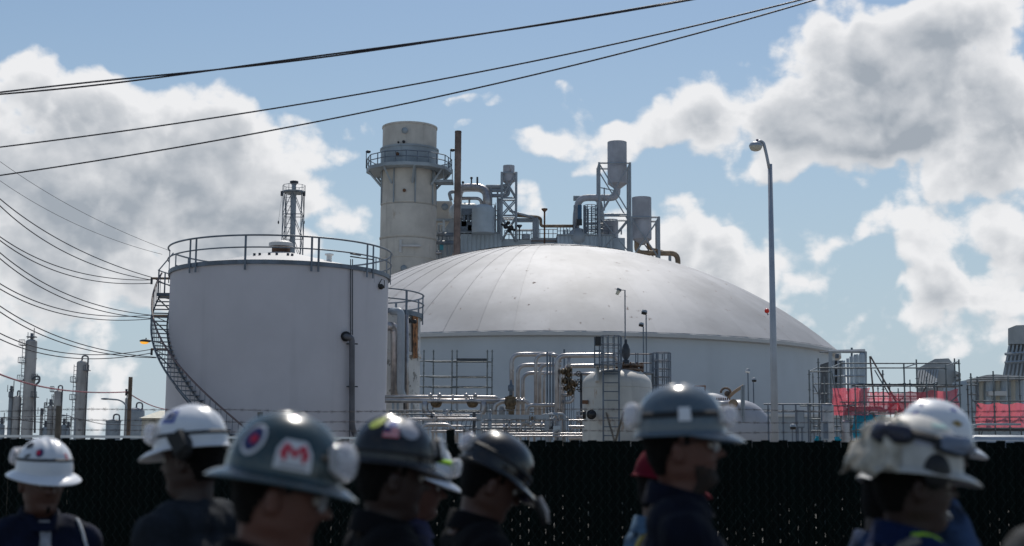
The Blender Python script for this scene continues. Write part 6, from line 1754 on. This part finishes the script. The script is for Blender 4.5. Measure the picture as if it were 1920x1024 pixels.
# 3: nearest man, dark green grey hat
t, h, Hm, P_, sh = person('nearest man, in a dark green grey full brim hard hat with an M sticker', 507, 779, 3.22, 12, SK3, BLK, 'full', HATG, pitch=13, beard=None, full=.040, front=.046, swing=.25, hat_tilt=-3, glasses=True)
h.k = 1.25; h.disc(.030, -2.35, .70, S_WHITE, rx=.85); h.disc(.024, -2.35, .70, S_NAVY, rx=.8, off=.003); h.disc(.008, -2.30, .72, S_RED, off=.0045)
hexa = [[(-.030, -.024), (.030, -.024), (.030, .004), (-.030, .004)], [(-.030, .004), (.030, .004), (.020, .024), (-.020, .024)]]
h.shape(hexa, -1.50, .80, S_WHITE)
Mq = [[(-.019, -.014), (-.012, -.014), (-.012, .014), (-.019, .014)], [(.012, -.014), (.019, -.014), (.019, .014), (.012, .014)], [(-.012, .014), (-.012, .004), (0, -.010), (0, .002)], [(.012, .014), (0, .002), (0, -.010), (.012, .004)], [(-.024, -.008), (-.019, -.008), (-.019, .006), (-.022, .006)], [(.019, -.008), (.024, -.008), (.022, .006), (.019, .006)]]
h.shape(Mq, -1.50, .79, S_RED, name='letter_m', off=.0035); h.shape([rect(.044, .004, 0, -.019)], -1.50, .80, S_GREY, name='lettering', off=.003)
h.goggles(-.12, LENSW, FRW, half=.72, off=.030, z0=.006, z1=.088); h.band(.80, .012, FRB, th0=-1.0, th1=1.0)
settle(t)

# 4: black hat with stickers
t, h, Hm, P_, sh = person('man in a glossy black hard hat with flag, oval and silver stickers', 728, 785, 4.3, 22, SK2, BLK, 'cap', HATB, pitch=6, swing=.2, hat_tilt=0, glasses=False)
h.k = 1.35; h.disc(.020, -2.55, .42, S_YEL, ry=1.25, rot=-.5); h.disc(.023, -1.95, .44, S_WHITE, ry=.75); h.disc(.014, -1.95, .44, S_BLUE, ry=.7, off=.003)
fl = S_RED
h.shape([rect(.036, .026)], -1.95, .62, S_WHITE); h.shape([rect(.036, .0035, 0, -.011 + .0072 * i) for i in range(4)], -1.95, .62, S_RED, name='flag_stripes', off=.003); h.shape([rect(.016, .014, -.010, .006)], -1.95, .62, S_NAVY, name='flag_canton', off=.0042)
h.disc(.027, -1.42, .52, S_GREY); h.disc(.018, -1.2, .3, S_GREY, ry=.6)
h.band(.9, .008, FRB); h.goggles(0, LENSC, FRB, half=.5)
settle(t)

# 5: man mostly hidden, white hat with lime band
t, h, Hm, P_, sh = person('worker mostly hidden between two black hats, in a white hat with a lime strap', 772, 824, 5.5, 8, SK3, STR, 'cap', HATW, pitch=10, swing=.2, collar=True, hat_tilt=2)
h.band(.72, .018, LIME, name='lime_strap'); h.goggles(0, LENSW, FRW, half=.5)
settle(t)

# 6: second black hat, head bowed
t, h, Hm, P_, sh = person('man in a plain glossy black hard hat, head bowed, walking right near the middle', 898, 808, 5.0, 18, SK1, BLK, 'cap', HATB, pitch=24, swing=.2, hat_tilt=4)
h.goggles(2.95, LENSW, FRW, half=.50, z0=.01, z1=.07); h.band(.84, .010, FRB, tilt=.05)
mb = MB(); a = h.T @ V((.13, -.03, -.01)); mb.tube([a, a + V((.035, -.01, -.03)), a + V((.055, -.01, -.08)), a + V((.06, -.01, -.11))], [.010, .014, .012, .006], 8); mb.build('dangling_goggles', FRB, h.obj)
mb = MB(); mb.tube([a + V((.045, -.025, -.01)), a + V((.07, -.025, -.06)), a + V((.075, -.02, -.10))], [.005, .007, .004], 8); mb.build('goggle_rim', FRW, h.obj)
settle(t)

# 7: tall man with slate grey hat and beard
t, h, Hm, P_, sh = person('tall bearded man in safety glasses, slate grey hard hat and navy jacket', 1278, 727, 4.15, -4, SK3, cmat('dark_navy_jacket', (.007, .010, .024)), 'cap', HATS, pitch=-2, glasses=True, beard=mat('dark_beard', (.03, .018, .012), .8, var=.5, scale=60), build_=1.1, swing=.25, hat_tilt=0)
h.shape([rect(.032, .036)], -1.50, .80, S_WHITE, off=.0045); h.goggles(3.05, LENSW, FRW, half=.62, off=.036); h.goggles(0, LENSW, FRW, half=.6, off=.036, z0=.01, z1=.06); h.band(.80, .016, FRB, th0=-2.6, th1=-.6); h.band(.80, .016, FRB, th0=.6, th1=2.6)
settle(t)
# 8: worker behind him in light blue
t, h, Hm, P_, sh = person('worker in a light blue shirt and red hard hat hidden behind the tall bearded man', 1236, 834, 5.5, 15, SK1, LTB, 'cap', mat('dark_red_matte_hat', (.13, .006, .016), .85, spec=.15), pitch=12, swing=.2)
tape(t, sh, [P_(-.14, -.02, 1.30), P_(-.12, -.06, 1.42), P_(-.02, -.09, 1.50)], .028, mat('yellow_lanyard', (.55, .42, .04), .6), 'lanyard')
settle(t)

# 9: white hat with blue marks behind on the right
t, h, Hm, P_, sh = person('worker in a clean white hard hat with blue marks and a gold diamond', 1737, 754, 4.95, 3, SK2, DEN, 'cap', HATW, pitch=9, swing=.2, hat_tilt=0)
h.shape([[(-.024, 0), (0, -.012), (.024, 0), (0, .012)]], -1.25, .74, S_GOLD); h.shape([rect(.030, .010), [(-.006, 0), (.006, 0), (.008, .014), (-.002, .012)]], -1.25, .46, S_BLUE, rot=-.2)
h.shape([rect(.026, .014)], -2.55, .66, S_BLUE, rot=.5); h.shape([rect(.016, .012)], -2.55, .44, S_BLUE); h.band(.93, .008, FRB, th0=-2.4, th1=-.9)
settle(t)
# 10: nearer right, battered hat with cloth and goggles
t, h, Hm, P_, sh = person('man in a battered white hard hat with dark goggles and a bunched tan cloth', 1703, 785, 3.85, 6, SK2, COB, 'full', HATW2, pitch=4, swing=.2, full=.030, front=.052, build_=1.08, hat_tilt=2)
h.band(.66, .030, FRB, tilt=.10); h.goggles(-2.45, clear('dark_goggle_lens', (.03, .03, .05), .9), FRB, half=.5, off=.040, z0=.045, z1=.095); h.goggles(-.75, clear('smoke_goggle_lens', (.20, .24, .32), .7), FRB, half=.75, off=.035, z0=.03, z1=.085)
h.shape([rect(.05, .03)], -1.7, .70, S_GREY); h.shape([rect(.010, .020)], -2.3, .88, S_GOLD, rot=-.4); h.shape([rect(.09, .02)], -1.0, .40, mat('pale_green_sticker', (.45, .62, .58), .5))
mb = MB(); mb.sphere(h.T @ V((.02, -.108, -.005)), (.036, .024, .045), 16, 12, Hm.to_3x3()); mb.build('ear_muff', FRB, h.obj)
mb = MB(); vs = []; NI, NJ = 44, 16
for j in range(NJ + 1):
    for i in range(NI + 1):
        th = PI - .75 + 1.75 * i / NI; q_ = j / NJ; tt = min(1, .40 + .62 * q_)
        edge = math.sin(PI * i / NI) ** .4
        fo = .014 + .013 * math.sin(th * 15 + 5 * noise.noise(V((th * 2, q_ * 3, 1)))) + .016 * noise.noise(V((th * 5, q_ * 6, 4)))
        p = h.surf(th, tt, .004 + max(0, fo) * edge * (.5 + q_)); ov = max(0, q_ - .85) * .20
        p += V((math.cos(th) * ov * .8, math.sin(th) * ov * .8, -ov * .8 * (1 + .5 * math.sin(th * 9)))); vs.append(h.T @ p)
mb.add(vs, [(j * (NI + 1) + i, j * (NI + 1) + i + 1, (j + 1) * (NI + 1) + i + 1, (j + 1) * (NI + 1) + i) for j in range(NJ) for i in range(NI)], True)
o = mb.build('neck_cloth', cmat('bunched_cream_cloth', (.85, .78, .66), scale=20), h.obj); m_ = o.modifiers.new('thickness', 'SOLIDIFY'); m_.thickness = .005; m_.offset = 1
tape(t, sh, [P_(-.05, -.10, 1.50), P_(.02, -.10, 1.48), P_(.06, -.10, 1.40)], .024, LIME); tape(t, sh, [P_(.13, -.05, 1.36), P_(.10, -.16, 1.34), P_(-.02, -.22, 1.34)], .03, LIME)
tape(t, sh, [P_(-.14, -.05, 1.30), P_(-.12, -.12, 1.42), P_(-.03, -.14, 1.47)], .045, CANV, 'bag_strap')
settle(t)
# 11: denim shoulder hidden behind him
t, h, Hm, P_, sh = person('worker in a denim shirt, hidden behind the battered white hat except one shoulder', 1655, 835, 4.6, 8, SK2, DEN, 'cap', HATW2, pitch=20, swing=.2, build_=1.1)
tape(t, sh, [P_(-.12, -.10, 1.34), P_(-.08, -.14, 1.42), P_(-.0, -.16, 1.46)], .05, CANV, 'bag_strap')
settle(t)
# 12: shoulder at the right edge
t, h, Hm, P_, sh = person('worker cut off by the right edge, only a dark mottled sleeve shoulder showing', 2118, 650, 2.8, 95, SK3, cmat('mottled_grey_jacket', (.11, .11, .11), var=.55, scale=40), 'cap', HATS, pitch=4, swing=.3, build_=1.1)
settle(t)

bpy.data.scenes.remove(FS)
